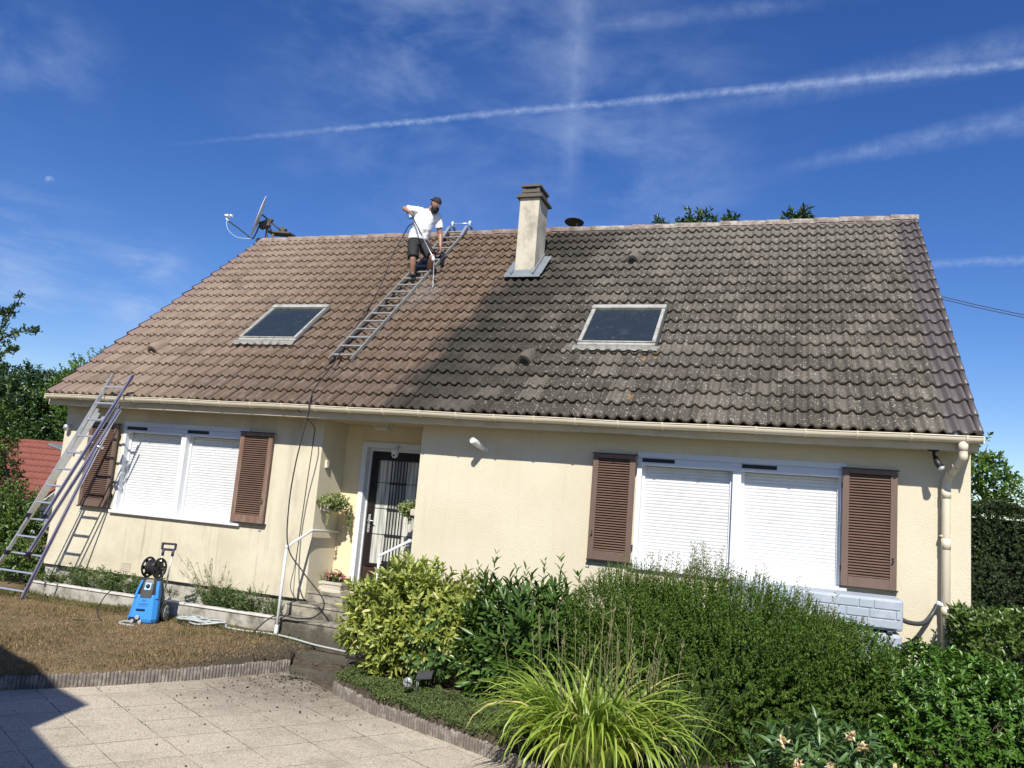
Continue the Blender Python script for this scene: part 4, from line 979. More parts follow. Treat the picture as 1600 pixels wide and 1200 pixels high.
# hose reel: two flanges, drum and wound hose on top of the body
rc = W(-.02, .03, .745)
def flange(c):
    o = lathe(B(), [(.118, -.006), (.145, -.009), (.15, 0), (.145, .009), (.118, .006), (.118, -.006)], c=c, axis=PX*.93-PY*.36, seg=36)
    ax = (PX*.93-PY*.36).normalized(); u_ = ax.cross(PZ).normalized(); v_ = ax.cross(u_)
    for k in range(6):
        a = k*PI/3; p = c; q = c+(u_*math.cos(a)+v_*math.sin(a))*.125; obox(o, (p+q)/2, q-p, ax, (q-p).cross(ax), .125, .007, .055, .002)
    return o
ax = (PX*.93-PY*.36).normalized()
obj('reel_flange', flange(rc-ax*.10), 'black', pw); obj('reel_flange', flange(rc+ax*.09), 'black', pw)
bm = B(); h = []
for k in range(260):
    a = k*.35; u_ = ax.cross(PZ).normalized(); v_ = ax.cross(u_); h.append(rc+ax*(.075*math.sin(k*.045))+(u_*math.cos(a)+v_*math.sin(a))*(.075+.0001*k))
tube(bm, h, .009, 6); obj('wound_hose', bm, 'rubber', pw)
bm = tube(B(), [W(-.15, -.05, .60), W(.0, -.08, .585), W(.13, -.03, .60)], .012, 8); tube(bm, [W(-.13, .04, .58), W(-.13, .04, .72)], .012, 8); tube(bm, [W(.11, .04, .58), W(.11, .04, .72)], .012, 8); tube(bm, [W(-.15, .03, .735), W(.14, .03, .735)], .014, 8); obj('reel_frame', bm, 'dgrey', pw)
bm = B()
for x in (.005, .145): tube(bm, [W(x, .15, .45), W(x+.01, .17, .96)], .0125, 10)
obj('handle_tubes', bm, 'alu', pw)
bm = B()
for x in (.005, .145): tube(bm, [W(x+.01, .17, .91), W(x+.01, .175, 1.0)], .02, 8)
obox(bm, W(.085, .175, 1.0), PX, PZ, PY, .19, .035, .035, .01); obox(bm, W(.085, .16, 1.085), PX, PZ, PY, .22, .03, .035, .01)
for x, x2 in ((.0, -.012), (.17, .19)): obox(bm, W((x+x2)/2, .168, 1.043), PX, PZ, PY, .032, .10, .035, .01)
obj('handle_grip', bm, mat('dark_violet_plastic', (.05, .045, .075), .45), pw)

# hoses
tag(obj('pressure_hose', tube(B(), spline([(4.95, -.9, -.36), (5.08, -.80, -.18), (5.193, -.66, -.10), (5.469, -.62, -.112), (5.749, -.62, -.052), (5.852, -.62, .166), (5.495, -.66, .524), (5.235, -.70, .84), (5.138, -.66, 1.407), (5.156, -.64, 2.046), (5.25, -.62, 2.70), (5.23, -.585, 2.90), RP(5.11, .35, .115), RP(5.07, 1.1, .15), RP(4.83, 2.2, .115), (4.642, 2.05, 5.30), (4.69, 2.35, 6.083), (4.80, 2.48, 6.50), (4.92, 2.44, 6.69), (5.03, 2.40, 6.73)], 10), .0095, 8), 'rubber'), 'long black high-pressure hose rising from the steps over the gutter to the man', 'hose')
tag(obj('supply_hose', tube(B(), spline([W(-.15, -.05, .60), W(-.30, -.1, .50), (2.72, -1.25, -.02), (2.62, -1.3, -.25), (2.70, -1.35, -.36), (2.9, -1.5, -.365), (2.6, -1.7, -.36)], 10), .007, 8), 'rubber'), 'thin black hose looping from the reel to the grass on the left', 'hose')
tag(obj('power_cable', tube(B(), spline([(4.95, -.9, -.352), (4.6, -.95, -.355), (4.2, -.75, -.355), (3.9, -1.0, -.355), (3.6, -.8, -.355)], 10), .006, 6), 'rubber'), 'thin dark lead lying on the grass between the washer and the steps', 'cable')
random.seed(5)
def coil(pts, seed):
    return spline(pts, 12)
hp = [W(-.10, -.26, .03), W(-.19, -.30, .03), W(-.22, -.36, .015), W(-.10, -.44, .012), W(.02, -.46, .01)]
hz = -.352; c0 = V((3.82, -.82, hz)); pts = [V((3.52, -.72, hz))]
for k in range(26):
    a = k*1.25+random.uniform(-.2, .2); rx, ry = random.uniform(.16, .34), random.uniform(.06, .16)
    pts.append(c0+V((math.cos(a)*rx+k*.012, math.sin(a)*ry+.004*k, .012+random.random()*.05+(.03 if k % 6 == 0 else 0))))
pts += [V((4.45, -.80, hz+.01)), V((4.75, -.78, hz)), V((5.1, -.74, hz+.005)), V((5.45, -.76, hz)), V((5.9, -.80, -.385)), V((6.4, -.84, -.40)), V((6.9, -.95, -.40))]
tag(obj('garden_hose', tube(B(), coil(pts, 1), .0125, 8), 'hosegrey'), 'tangled grey garden hose lying on the grass from the washer to the steps', 'hose')
tag(obj('inlet_hose', tube(B(), spline(hp, 8), .011, 8), 'hosegrey'), 'short pale hose curling out of the front of the blue washer', 'hose')

# ------------------------------------------------------------------ water tank
wtk = thing('water_tank', 'pale grey stone-look rainwater tank below the right window', 'water tank', (12.4, -.4, .5))
def stonebox(x0, x1, y0, y1, z0, z1, seed):
    random.seed(seed); bm = box(B(), x0, x1, y0, y1, z0, z1, .03); rows = 3; hh = (z1-z0-.04)/rows
    for r_ in range(rows):
        x = x0+.025
        while x < x1-.06:
            w_ = random.uniform(.14, .34); xe = min(x+w_, x1-.025); zz = z0+.02+r_*hh
            box(bm, x+.004, xe-.004, y0-.012, y0+.01, zz+.004, zz+hh-.004, .008); x = xe
    return bm
obj('upper_tank', stonebox(11.2, 13.06, -.62, -.12, .68, 1.02, 3), 'tank', wtk); obj('lower_tank', stonebox(11.2, 13.05, -.62, -.12, -.30, .645, 4), 'tank', wtk)
obj('strap', box(B(), 12.90, 12.96, -.64, -.1, .65, .68, .004), 'dgrey', wtk)
hs2 = spline([(13.06, -.36, .80), (13.15, -.34, .765), (13.30, -.26, .765), (13.40, -.16, .85), (13.47, -.12, .975)], 14)
tag(obj('overflow_hose', tube(B(), hs2, [.024+.003*(i % 2) for i in range(len(hs2))], 12), 'dgrey'), 'grey corrugated hose sagging between the tank and the downpipe', 'hose')

# ------------------------------------------------------------------ solar spotlight in the bed
ss = thing('solar_spotlight', 'small black solar spotlight among the ground cover', 'lamp', (8.05, -2.28, -.4))
c = V((8.03, -2.33, -.27)); ax2 = V((.25, -.85, .15)).normalized()
obj('lamp_head', lathe(B(), [(0, -.07), (.03, -.07), (.05, -.02), (.055, .02), (.048, .02)], c=c, axis=ax2), 'black', ss)
obj('lens', lathe(B(), [(.050, .020), (.03, .030), (0, .034)], c=c, axis=ax2, seg=20), mat('led_lens', **grime((.3, .31, .32), (.08, .08, .08), 40, .8, .2, 80, 0)), ss)
bm = obox(B(), c+ax2*.036, (1, 0, 0), ax2, ax2.cross(V((1, 0, 0))), .085, .006, .008); obox(bm, c+ax2*.037, (1, 0, 0), ax2, ax2.cross(V((1, 0, 0))), .008, .006, .085); obj('lens_bars', bm, 'black', ss)
bm = obox(B(), (8.16, -2.20, -.20), (.9, .3, .1), (-.2, .8, .5), (0, -.5, .8), .17, .13, .012, .003); tube(bm, [(8.10, -2.25, -.5), (8.10, -2.25, -.23)], .012); obj('solar_panel', bm, 'dgrey', ss)

# ------------------------------------------------------------------ planters by the door
def trough(c, w, d, h, label, grp):
    t = thing('flower_box', label, 'flower box', c, grp); x, y, z = c
    bm = B(); rings = []
    for zz, k in ((0, 1.0), (.03, 1.0), (.035, .90), (h-.045, .95), (h-.04, 1.06), (h, 1.06), (h, .92), (h-.04, .92)):
        rings.append([bm.verts.new((x+sx*w/2*k, y+sy*d/2*k, z+zz)) for sx, sy in ((-1, -1), (1, -1), (1, 1), (-1, 1))])
    for A, Cc in zip(rings, rings[1:]):
        for k in range(4): bm.faces.new((A[k], A[(k+1) % 4], Cc[(k+1) % 4], Cc[k]))
    bm.faces.new(rings[0][::-1]); obj('box', bm, 'pot', t); obj('soil', box(B(), x-w/2*.9, x+w/2*.9, y-d/2*.9, y+d/2*.9, z+h-.06, z+h-.04), 'soil', t)
trough((5.46, .30, .17), .34, .24, .155, 'stone-look flower box with pink flowers on the top step', None)
trough((5.66, .52, .17), .34, .2, .14, 'stone-look flower box half hidden behind the pink flowers', None)
trough((5.21, .50, .17), .17, .30, .125, 'small stone-look flower box with thin grass in the porch corner', None)
trough((6.66, .15, .17), .2, .2, .12, 'flower box with pink flowers at the right end of the top step', None)
def bracket(c, label, d):
    t = thing('wall_planter', label, 'planter', c); x, y, z = c
    obj('trough', box(B(), x-d[0]/2, x+d[0]/2, y-d[1]/2, y+d[1]/2, z-.10, z, .02), 'pot', t)
bracket((5.24, .30, 1.45), 'wall planter with trailing plant on the left porch wall', (.14, .42)); bracket((6.72, .32, 1.50), 'wall planter with trailing plant on the right porch wall', (.14, .35))

# ------------------------------------------------------------------ neighbours
nh = thing('neighbour_house', 'neighbouring house with a red tiled roof at the far left', 'house', (-10, 10, 0))
nb = B(); ny0 = 8
A = [(-17, ny0-.3, 0.55), (-9.2, ny0-.3, 0.55), (-9.2, ny0+1.9, 2.28), (-17, ny0+1.9, 2.34)]
def slope_tiles(a, b_, c_, d_, nu, nv, m, name, parent):
    a, b_, c_, d_ = map(V, (a, b_, c_, d_)); vs = []; f = []; s = []; rn = []
    n_ = (b_-a).cross(d_-a).normalized()
    for j in range(nv):
        for i in range(nu):
            rv = random.random(); base = len(vs)
            for (u, v, h) in ((i, j, .0), (i, j, .05), (i, j+1.1, .0)):
                for k in range(5):
                    uu = (u+k/4)/nu; vv = min(1, v/nv); p = a.lerp(b_, uu).lerp(d_.lerp(c_, uu), vv); vs.append(tuple(p+n_*(h+.03*math.sin(k/4*PI))))
            for r_ in range(2):
                for k in range(4): q_ = base+r_*5+k; f += [q_, q_+1, q_+6, q_+5]; s.append(4); rn.append(rv)
    return npmesh(name, np.array(vs), f, s, m, parent, rn)
slope_tiles(*A, 34, 9, 'redtile', 'roof', nh)
bm = tube(B(), [(-17, ny0+1.95, 2.36), (-9.2, ny0+1.95, 2.30)], .09, 8); obj('ridge_tiles', bm, 'redtile', nh)
obj('wall', box(B(), -16.5, -9.4, ny0+.3, ny0+3.6, -.5, .7), 'plaster', nh)
bm = B(); bm.faces.new([bm.verts.new(p) for p in ((-17, ny0+1.95, 2.3), (-9.2, ny0+1.95, 2.25), (-9.2, ny0+4.2, .5), (-17, ny0+4.2, .5))]); obj('roof_back', bm, 'redtile', nh)
bm = B(); a_ = [bm.verts.new(p) for p in ((-9.15, ny0-.3, .5), (-9.15, ny0+1.9, 2.25), (-9.15, ny0+4.2, .5))]; b3 = [bm.verts.new(v.co+V((-.2, 0, 0))) for v in a_]
bm.faces.new(a_); bm.faces.new(b3[::-1]); [bm.faces.new((a_[i], a_[(i+1) % 3], b3[(i+1) % 3], b3[i])) for i in range(3)]; obj('gable', bm, 'plaster', nh)
gs = thing('glass_shed', 'small pale sheeted shed roof glimpsed behind the left corner of the house', 'shed', (-6, 7, 0))
obj('sheeting', obox(B(), (-6.9, 7.3, 1.95), (1, 0, -.25), (0, 1, 0), (.25, 0, 1), 2.2, 1.5, .06, .02), 'lead', gs); obj('shed_wall', box(B(), -7.7, -6.2, 6.9, 8.0, -.5, 1.85), 'plaster', gs)
# building behind the photographer, whose roof edge throws the shade at the lower left
gb = thing('garage', 'plain rendered garage behind the viewpoint, out of the picture', 'garage', (5, -10, 0))
def shadow_pt(x, y, z, t): return V((x, y, z))+V((.25, -1, .95))*t
e1 = V((.892, -.452, 0)); nrm = V((.452, .892, 0))
def slab(P0, P1, thick, z0):
    bm = B(); d = (P1-P0); d.z = 0; n_ = V((d.y, -d.x, 0)).normalized(); 
    vs = [P0, P1, P1+n_*thick, P0+n_*thick]
    top = [bm.verts.new(v) for v in vs]; bot = [bm.verts.new((v.x, v.y, z0)) for v in vs]
    bm.faces.new(top); bm.faces.new(bot[::-1])
    for i in range(4): bm.faces.new((top[i], top[(i+1) % 4], bot[(i+1) % 4], bot[i]))
    return bm
TT = 5.6
hiA = shadow_pt(4.47, -3.59, -.40, TT); hiA = shadow_pt(5.36, -3.96, -.58, TT); d1 = (V((3.29, -3.32, 0))-V((4.47, -3.59, 0))).normalized()
loA = shadow_pt(5.44, -4.73, -.58, TT-.0); 
P1 = hiA; P0 = hiA+V((-.93, .37, 0)).normalized()*7
obj('upper_wall', slab(P0, P1, 4, -.7), 'plaster', gb)
Q0 = V((hiA.x, hiA.y, hiA.z-.75)); Q1 = Q0+V((.885, -.466, 0))*6.5
obj('lower_wall', slab(Q0, Q1, 4, -.7), 'plaster', gb)

# ------------------------------------------------------------------ the man on the roof
man = thing('person', 'bearded man in white t-shirt, black shorts and backwards cap spraying the roof from a ladder', 'person', (5.04, 2.65, 5.75))
def mirror_fingers(w_, d, side, curl, nm, s=1.0):
    """chains for a hand: palm + four bent fingers + thumb. w_ wrist, d pointing dir, side = thumb direction, curl = bend direction"""
    w_, d, side, curl = V(w_), V(d).normalized(), V(side).normalized(), V(curl).normalized(); ch = []
    palm = w_+d*.05*s; kn = w_+d*.095*s
    ch.append([(nm+'w', w_, .024*s), (nm+'p', palm, (.032*s, .022*s)), (nm+'k', kn, (.030*s, .018*s))])
    for i, (off, L) in enumerate(((.030, .080), (.010, .088), (-.010, .082), (-.029, .066))):
        a = kn+side*off*s; b_ = a+(d*.75+curl*.65).normalized()*L*.45*s; c_ = b_+(d*.1+curl).normalized()*L*.32*s; e = c_+(curl*.6-d*.8).normalized()*L*.28*s
        ch.append([(nm+'k', kn, .02), (f'{nm}f{i}a', a, .0105*s), (f'{nm}f{i}b', b_, .0098*s), (f'{nm}f{i}c', c_, .0092*s), (f'{nm}f{i}d', e, .008*s)])
    a = palm-d*.015+side*.035*s; b_ = a+(side*.5+d*.7+curl*.3).normalized()*.035*s; c_ = b_+(d*.6+curl*.7).normalized()*.03*s
    ch.append([(nm+'p', palm, .03), (nm+'ta', a, .013*s), (nm+'tb', b_, .012*s), (nm+'tc', c_, .010*s)])
    return ch
HF = V((.80, -.38, -.47)).normalized(); HL = V((0, 0, 1)).cross(HF).normalized(); HU = HF.cross(HL).normalized()
HC = V((5.375, 2.585, 7.165))
pel, ch1, nk = (5.05, 2.66, 6.50), (5.15, 2.64, 6.93), (5.27, 2.62, 7.06)
sR, eR, wR = (5.00, 2.50, 7.07), (4.82, 2.40, 7.035), (4.945, 2.34, 6.95)
sL, eL, wL = (5.33, 2.78, 6.98), (5.40, 2.86, 6.66), (5.455, 2.80, 6.40)
F_ = V((.65, -.76, 0)).normalized(); S_ = V((.76, .65, 0)).normalized()
def limb(bm, pts):
    """closed tapered chain: (point, radius) pairs"""
    for (p, r), (q, r2) in zip(pts, pts[1:]):
        tube(bm, [V(p), V(q)], [r, r2], 14)
    for p, r in pts:
        bmesh.ops.create_uvsphere(bm, u_segments=14, v_segments=10, radius=r, matrix=Matrix.Translation(V(p)))
def rings_(bm, secs, n=28, pw=2.4):
    R_ = []
    for c, a, b in secs:
        c = V(c); rr = []
        for k in range(n):
            t_ = 2*PI*k/n; ct, st_ = math.cos(t_), math.sin(t_); m_ = (abs(ct)**pw+abs(st_)**pw)**(-1/pw); rr.append(bm.verts.new(c+S_*a*ct*m_+F_*b*st_*m_))
        R_.append(rr)
    for A, Cc in zip(R_, R_[1:]):
        for k in range(n): bm.faces.new((A[k], A[(k+1) % n], Cc[(k+1) % n], Cc[k]))
    bm.faces.new(R_[0][::-1]); bm.faces.new(R_[-1])
def fuse(name, bm, m, parent, vox=.008, it=6, fold=0, fs=(14, 14, 5)):
    me = bpy.data.meshes.new(name); bmesh.ops.recalc_face_normals(bm, faces=bm.faces[:]); bm.to_mesh(me); bm.free(); o = bpy.data.objects.new(name, me); COL.objects.link(o)
    md = o.modifiers.new('r', 'REMESH'); md.mode = 'VOXEL'; md.voxel_size = vox; md.use_smooth_shade = True
    sm = o.modifiers.new('s', 'SMOOTH'); sm.factor = .5; sm.iterations = it
    nm = bpy.data.meshes.new_from_object(o.evaluated_get(bpy.context.evaluated_depsgraph_get())); bpy.data.objects.remove(o); nm.name = name; nm.materials.clear()
    if fold:
        for v in nm.vertices:
            n_ = mn.noise(V((v.co.x*fs[0]+v.co.z*6, v.co.y*fs[1], v.co.z*fs[2])))+.5*mn.noise(v.co*26); v.co += v.normal*fold*n_
    for p in nm.polygons: p.use_smooth = True
    return link(name, nm, m, parent)
def L3(a, b, f): return tuple(V(a).lerp(V(b), f))
hipR, hipL = (4.985, 2.59, 6.40), (5.115, 2.71, 6.40)
kR, kL = (5.045, 2.52, 6.08), (5.37, 2.66, 6.15); aR, aL = (5.015, 2.62, 5.80), (5.20, 2.90, 5.93)
shR, shL = (5.015, 2.50, 7.02), (5.335, 2.77, 6.99)
bm = B()
rings_(bm, [((5.05, 2.65, 6.36), .13, .10), ((5.055, 2.65, 6.46), .155, .125), ((5.075, 2.645, 6.62), .165, .145), ((5.12, 2.64, 6.80), .175, .14), ((5.165, 2.635, 6.93), .18, .125), ((5.19, 2.63, 7.01), .13, .09), ((5.21, 2.63, 7.05), .06, .06)])
limb(bm, [((5.20, 2.63, 7.0), .065), ((5.27, 2.62, 7.08), .058), (tuple(HC-HF*.02+V((0, 0, -.03))), .058)])
limb(bm, [(L3(shR, shL, .2), .07), (shR, .062), (eR, .047), (L3(eR, wR, .3), .046), (wR, .027)]); limb(bm, [(L3(shL, shR, .2), .07), (shL, .062), (eL, .046), (L3(eL, wL, .3), .044), (wL, .027)])
limb(bm, [(hipR, .10), (L3(hipR, kR, .5), .083), (kR, .060), (L3(kR, aR, .35), .062), (aR, .037), ((5.06, 2.54, 5.76), .035)])
limb(bm, [(hipL, .10), (L3(hipL, kL, .5), .083), (kL, .060), (L3(kL, aL, .35), .062), (aL, .037), ((5.25, 2.85, 5.90), .035)])
def hand(bm, w_, d, side, curl, s=1.0):
    w_, d, side, curl = V(w_), V(d).normalized(), V(side).normalized(), V(curl).normalized(); kn = w_+d*.09*s
    nz = d.cross(side).normalized(); obox(bm, w_+d*.05*s, d, side, nz, .085*s, .074*s, .028*s, .01)
    for off, L in ((.029, .078), (.010, .088), (-.010, .082), (-.029, .064)):
        a = kn+side*off*s; b_ = a+(d*.75+curl*.65).normalized()*L*.45*s; c_ = b_+(d*.1+curl).normalized()*L*.32*s; e = c_+(curl*.6-d*.8).normalized()*L*.28*s; limb(bm, [(a, .0105), (b_, .0098), (c_, .009), (e, .008)])
    a = w_+d*.035+side*.03*s; b_ = a+(side*.5+d*.7+curl*.3).normalized()*.035*s; c_ = b_+(d*.6+curl*.7).normalized()*.03*s; limb(bm, [(a, .014), (b_, .012), (c_, .010)])
hand(bm, wR, (.55, -.12, -.62), (.6, -.5, .3), (.35, .55, -.5)); hand(bm, wL, (.15, -.1, -1), (.6, -.6, 0), (-.5, -.2, -.5))
fuse('body', bm, 'skin', man, .006, 4)
bm = B()
rings_(bm, [((5.045, 2.655, 6.475), .192, .168), ((5.055, 2.65, 6.55), .196, .172), ((5.085, 2.635, 6.66), .196, .178), ((5.12, 2.635, 6.80), .198, .168), ((5.160, 2.635, 6.92), .200, .145), ((5.18, 2.63, 7.00), .172, .108), ((5.20, 2.63, 7.055), .10, .082), ((5.22, 2.63, 7.075), .075, .072)])
limb(bm, [(L3(shR, shL, .25), .088), (shR, .080), (L3(shR, eR, .5), .074)]); tube(bm, [L3(shR, eR, .45), L3(shR, eR, .80)], [.074, .076], 16)
limb(bm, [(L3(shL, shR, .25), .088), (shL, .080), (L3(shL, eL, .4), .074)]); tube(bm, [L3(shL, eL, .35), L3(shL, eL, .66)], [.074, .078], 16)
fuse('tshirt', bm, 'tshirt', man, .010, 5, .014)
bm = B()
rings_(bm, [((5.05, 2.655, 6.54), .172, .148), ((5.05, 2.655, 6.44), .178, .150), ((5.05, 2.65, 6.36), .165, .135)])
for h_, k_ in ((hipR, kR), (hipL, kL)):
    tube(bm, [V(h_)+V((0, 0, .04)), L3(h_, k_, .5), L3(h_, k_, .93)], [.115, .112, .108], 18)
fuse('shorts', bm, 'shorts', man, .010, 4, .010)
# head with face
def HP(f, l, u): return HC+HF*f+HL*l+HU*u
bm = B(); bmesh.ops.create_uvsphere(bm, u_segments=28, v_segments=20, radius=1)
for v in bm.verts:
    f, l, u = v.co; sc = 1-.16*max(0, -u)*(1-max(0, f)*.3); ff_ = f*.102*sc; ll = l*.078*sc; uu = u*.125
    if f > .5 and abs(l) < .5: ff_ += .006*math.exp(-((u-.22)/.12)**2)-.006*math.exp(-((u-.05)/.1)**2-((abs(l)-.35)/.15)**2)
    v.co = HP(ff_, ll, uu)
nose = []
obj('head', bm, 'skin', man, smooth=True)
skin('nose', [[('a', tuple(HP(.098, 0, .02)), .009), ('b', tuple(HP(.112, 0, -.008)), .012), ('c', tuple(HP(.122, 0, -.024)), .014), ('d', tuple(HP(.10, 0, -.034)), .009)], [('c', tuple(HP(.122, 0, -.024)), .014), ('e', tuple(HP(.105, .017, -.026)), .007)], [('c', tuple(HP(.122, 0, -.024)), .014), ('f', tuple(HP(.105, -.017, -.026)), .007)]], 'skin', man, 1)
for s_ in (1, -1):
    bm = B(); bmesh.ops.create_uvsphere(bm, u_segments=14, v_segments=10, radius=1)
    for v in bm.verts: v.co = HP(-.005+v.co.x*.020, s_*.078+v.co.y*.008*(1), .0+v.co.z*.032)
    obj('ear', bm, 'skin', man, smooth=True)
    bm = lathe(B(), [(0, .006), (.008, .005), (.013, 0), (.008, -.005), (0, -.006)], c=HP(.090, s_*.031, .012), axis=HF, seg=12); obj('eye', bm, 'white', man)
    bm = lathe(B(), [(0, .009), (.005, .0075), (.006, .004)], c=HP(.090, s_*.030, .010), axis=HF, seg=10); obj('pupil', bm, 'dark', man)
    bm = tube(B(), [HP(.096, s_*.012, .032), HP(.099, s_*.03, .038), HP(.086, s_*.052, .030)], [.004, .0055, .003], 6); obj('eyebrow', bm, 'hair', man)
bm = tube(B(), [HP(.094, .022, -.062), HP(.103, 0, -.060), HP(.094, -.022, -.062)], [.004, .0065, .004], 8); obj('mouth', bm, mat('lips', (.28, .10, .08), .5), man)
bm = B(); bmesh.ops.create_uvsphere(bm, u_segments=26, v_segments=18, radius=1)
for v in bm.verts:
    f, l, u = v.co; nz = mn.noise(v.co*4)*.05
    keep = 1
    v.co = HP(.035+f*(.082+nz*.3), l*(.076+nz*.2), -.092+u*.078*(1+.15*max(0, -u))+nz*.2)
obj('beard', bm, 'hair', man, smooth=True)
bm = tube(B(), [HP(.088, .040, -.060), HP(.106, .022, -.044), HP(.112, 0, -.042), HP(.106, -.022, -.044), HP(.088, -.040, -.060)], [.007, .009, .008, .009, .007], 8); obj('moustache', bm, 'hair', man)
bm = B(); bmesh.ops.create_uvsphere(bm, u_segments=24, v_segments=14, radius=1)
for v in bm.verts: f, l, u = v.co; v.co = HP(-.018+f*.094, l*.081, .0+u*.085)
bm2 = B(); obj('hair', bm, 'hair', man, smooth=True)
bm = B(); bmesh.ops.create_uvsphere(bm, u_segments=28, v_segments=20, radius=1)
bmesh.ops.delete(bm, geom=[v for v in bm.verts if v.co.z < -.02], context='VERTS')
for v in bm.verts: f, l, u = v.co; v.co = HP(-.004+f*.112, l*.089, .048+u*.094)
cap = obj('cap', bm, 'shorts', man, smooth=True)
bm = B(); A = [bm.verts.new(HP(-.09-.012*math.cos(a), .075*math.sin(a), .050)) for a in np.linspace(-1.2, 1.2, 9)]; Cc = [bm.verts.new(HP(-.115-.055*math.cos(a), .072*math.sin(a), .028)) for a in np.linspace(-1.2, 1.2, 9)]
A2 = [bm.verts.new(v.co+HU*.008) for v in A]; C2 = [bm.verts.new(v.co+HU*.008) for v in Cc]
for i in range(8): bm.faces.new((A[i], A[i+1], Cc[i+1], Cc[i])); bm.faces.new((A2[i], A2[i+1], C2[i+1], C2[i])); bm.faces.new((Cc[i], Cc[i+1], C2[i+1], C2[i]))
obj('cap_peak', bm, 'shorts', cap)
for a, t_ in (((4.99, 2.62, 5.76), (5.14, 2.44, 5.745)), ((5.16, 2.92, 5.90), (5.33, 2.78, 5.90))):
    a, t_ = V(a), V(t_); d = t_-a
    skin('shoe', [[('a', a-d*.25, (.042, .045)), ('b', a+d*.2, (.048, .05)), ('c', a+d*.7, (.050, .036)), ('d', t_+d*.05, (.040, .026))], [('b', a+d*.2, .045), ('e', a+V((.01, 0, .065)), .045)]], 'shoe', man, 2, 'b')
# lance
gun = thing('spray_lance', 'long black pressure lance with a trigger gun in the raised hand of the man', 'spray lance', (5.0, 2.36, 6.88))
G0, G1 = V((5.035, 2.36, 6.83)), V((5.57, 2.30, 6.02))
obj('lance_tube', tube(B(), [G0, G0.lerp(G1, .45)], .013, 8), 'dgrey', gun); obj('lance_pipe', tube(B(), [G0.lerp(G1, .44), G1.lerp(G0, .06), G1+V((.0, .0, -.04))], .009, 8), 'alu', gun)
bm = tube(B(), [(5.00, 2.36, 6.96), (5.02, 2.36, 6.90), (5.035, 2.36, 6.83)], [.022, .026, .024], 10); tube(bm, spline([(4.945, 2.355, 6.955), (4.90, 2.355, 6.90), (4.95, 2.36, 6.83), (5.03, 2.36, 6.81)], 5), .010, 8); obj('trigger_gun', bm, 'dgrey', gun)
obj('gun_body', obox(B(), (5.00, 2.345, 6.86), (1, 0, .2), (0, 1, 0), (-.2, 0, 1), .06, .045, .09, .012), 'cyan', gun)
obj('nozzle', lathe(B(), [(0, .06), (.02, .05), (.036, .0), (.034, -.03), (0, -.035)], c=(5.575, 2.30, 5.985), axis=(-.15, 0, 1), seg=14), 'white', gun)
mw = bpy.data.materials.new('spray'); mw.use_nodes = True; b = mw.node_tree.nodes['Principled BSDF']; b.inputs['Base Color'].default_value = (.85, .85, .85, 1); b.inputs['Roughness'].default_value = .3; b.inputs['Alpha'].default_value = .5; MT['spray'] = mw
js = V((5.60, 2.29, 5.95)); je = V((5.66, 2.22, 5.42)) ; 
bm = tube(B(), [js.lerp(je, k/12)+V((.004*math.sin(k*2), 0, 0)) for k in range(13)], [.0035+.004*k/12 for k in range(13)], 6); tag(obj('water_jet', bm, 'spray'), 'thin white jet of water falling from the lance onto the tiles', 'water', None)
n = 5200; jb = np.array(RP(5.66, (je.y-YE)/SD.y, .05)); P = jb+np.abs(rng.normal(size=(n, 1)))*np.array(SN)*.10+rng.normal(size=(n, 1))*np.array(SD)*.28+rng.normal(size=(n, 1))*np.array([1, 0, 0])*.24-np.array(SD)*.14+np.array([-.08, 0, 0])
P = P+np.array(SN)*.02
k = (P-np.array(RP(0, 0, 0)))@np.array(SN) > .03; P = P[k]
o = leaves('water_spray', 'spray', None, P, rng.normal(size=(len(P), 3)), rng.normal(size=(len(P), 3)), .007, .005); tag(o, 'fine white spray of droplets bouncing off the tiles under the lance', 'spray', None, 'stuff')

# ------------------------------------------------------------------ vegetation
def plant(name, label, cat, loc, group=None): return thing(name, label, cat, loc, group)
def stems(t, c, n, spread, h, m='bark', r=.012, zb_=None, name='stems'):
    bm = B(); c = V(c)
    for i in range(n):
        a = random.uniform(0, 2*PI); rr = random.random()**.5
        e = c+V((math.cos(a)*spread[0]*rr, math.sin(a)*spread[1]*rr, h*random.uniform(.6, 1)))
        b0 = c+V((math.cos(a)*.08, math.sin(a)*.08, 0))
        mid = b0.lerp(e, .5)+V((0, 0, .1*h)); tube(bm, spline([b0, mid, e], 3), [r]*3+[r*.7]*3+[r*.4], 5, cap=False)
    return obj(name, bm, m, t)
Z = -.43
# golden bush
t = plant('golden_shrub', 'rounded shrub with large yellow-green leaves beside the steps', 'shrub', (7.6, -1.6, Z))
P, N = shell((7.72, -1.55, .18), (.88, .66, .70), 1150, .34, 2.6, .40, 3)
N[:, 2] += .35; k = P[:, 2] > -.38
a = shoots(P[k], N[k], 10, .15, .105, .038, .9, .5); P, N = shell((7.72, -1.5, .12), (.66, .48, .55), 300, .2, 2, .5, 4); b2 = shoots(P, N, 9, .15, .12, .045, 1.0, .8); a = [np.concatenate(x) for x in zip(a, b2)]; leaves('foliage', 'bush_y', t, *a, big=True, droop=.18, zmin=-.40)
stems(t, (7.62, -1.55, Z), 26, (.7, .5), 1.1)
# climbing greener twigs in front of it
t = plant('young_vine', 'dull green leafy twigs growing through the front of the golden shrub', 'plant', (8.1, -2.1, Z))
P, N = shell((8.08, -2.0, .0), (.26, .16, .46), 60, .3, 2, .5, 5); a = shoots(P, N+np.array([0, -.3, .2]), 5, .12, .10, .06, 1.0); leaves('foliage', 'peony', t, *a, big=True, zmin=-.42); stems(t, (8.1, -2.0, Z), 8, (.22, .14), .8, r=.006)
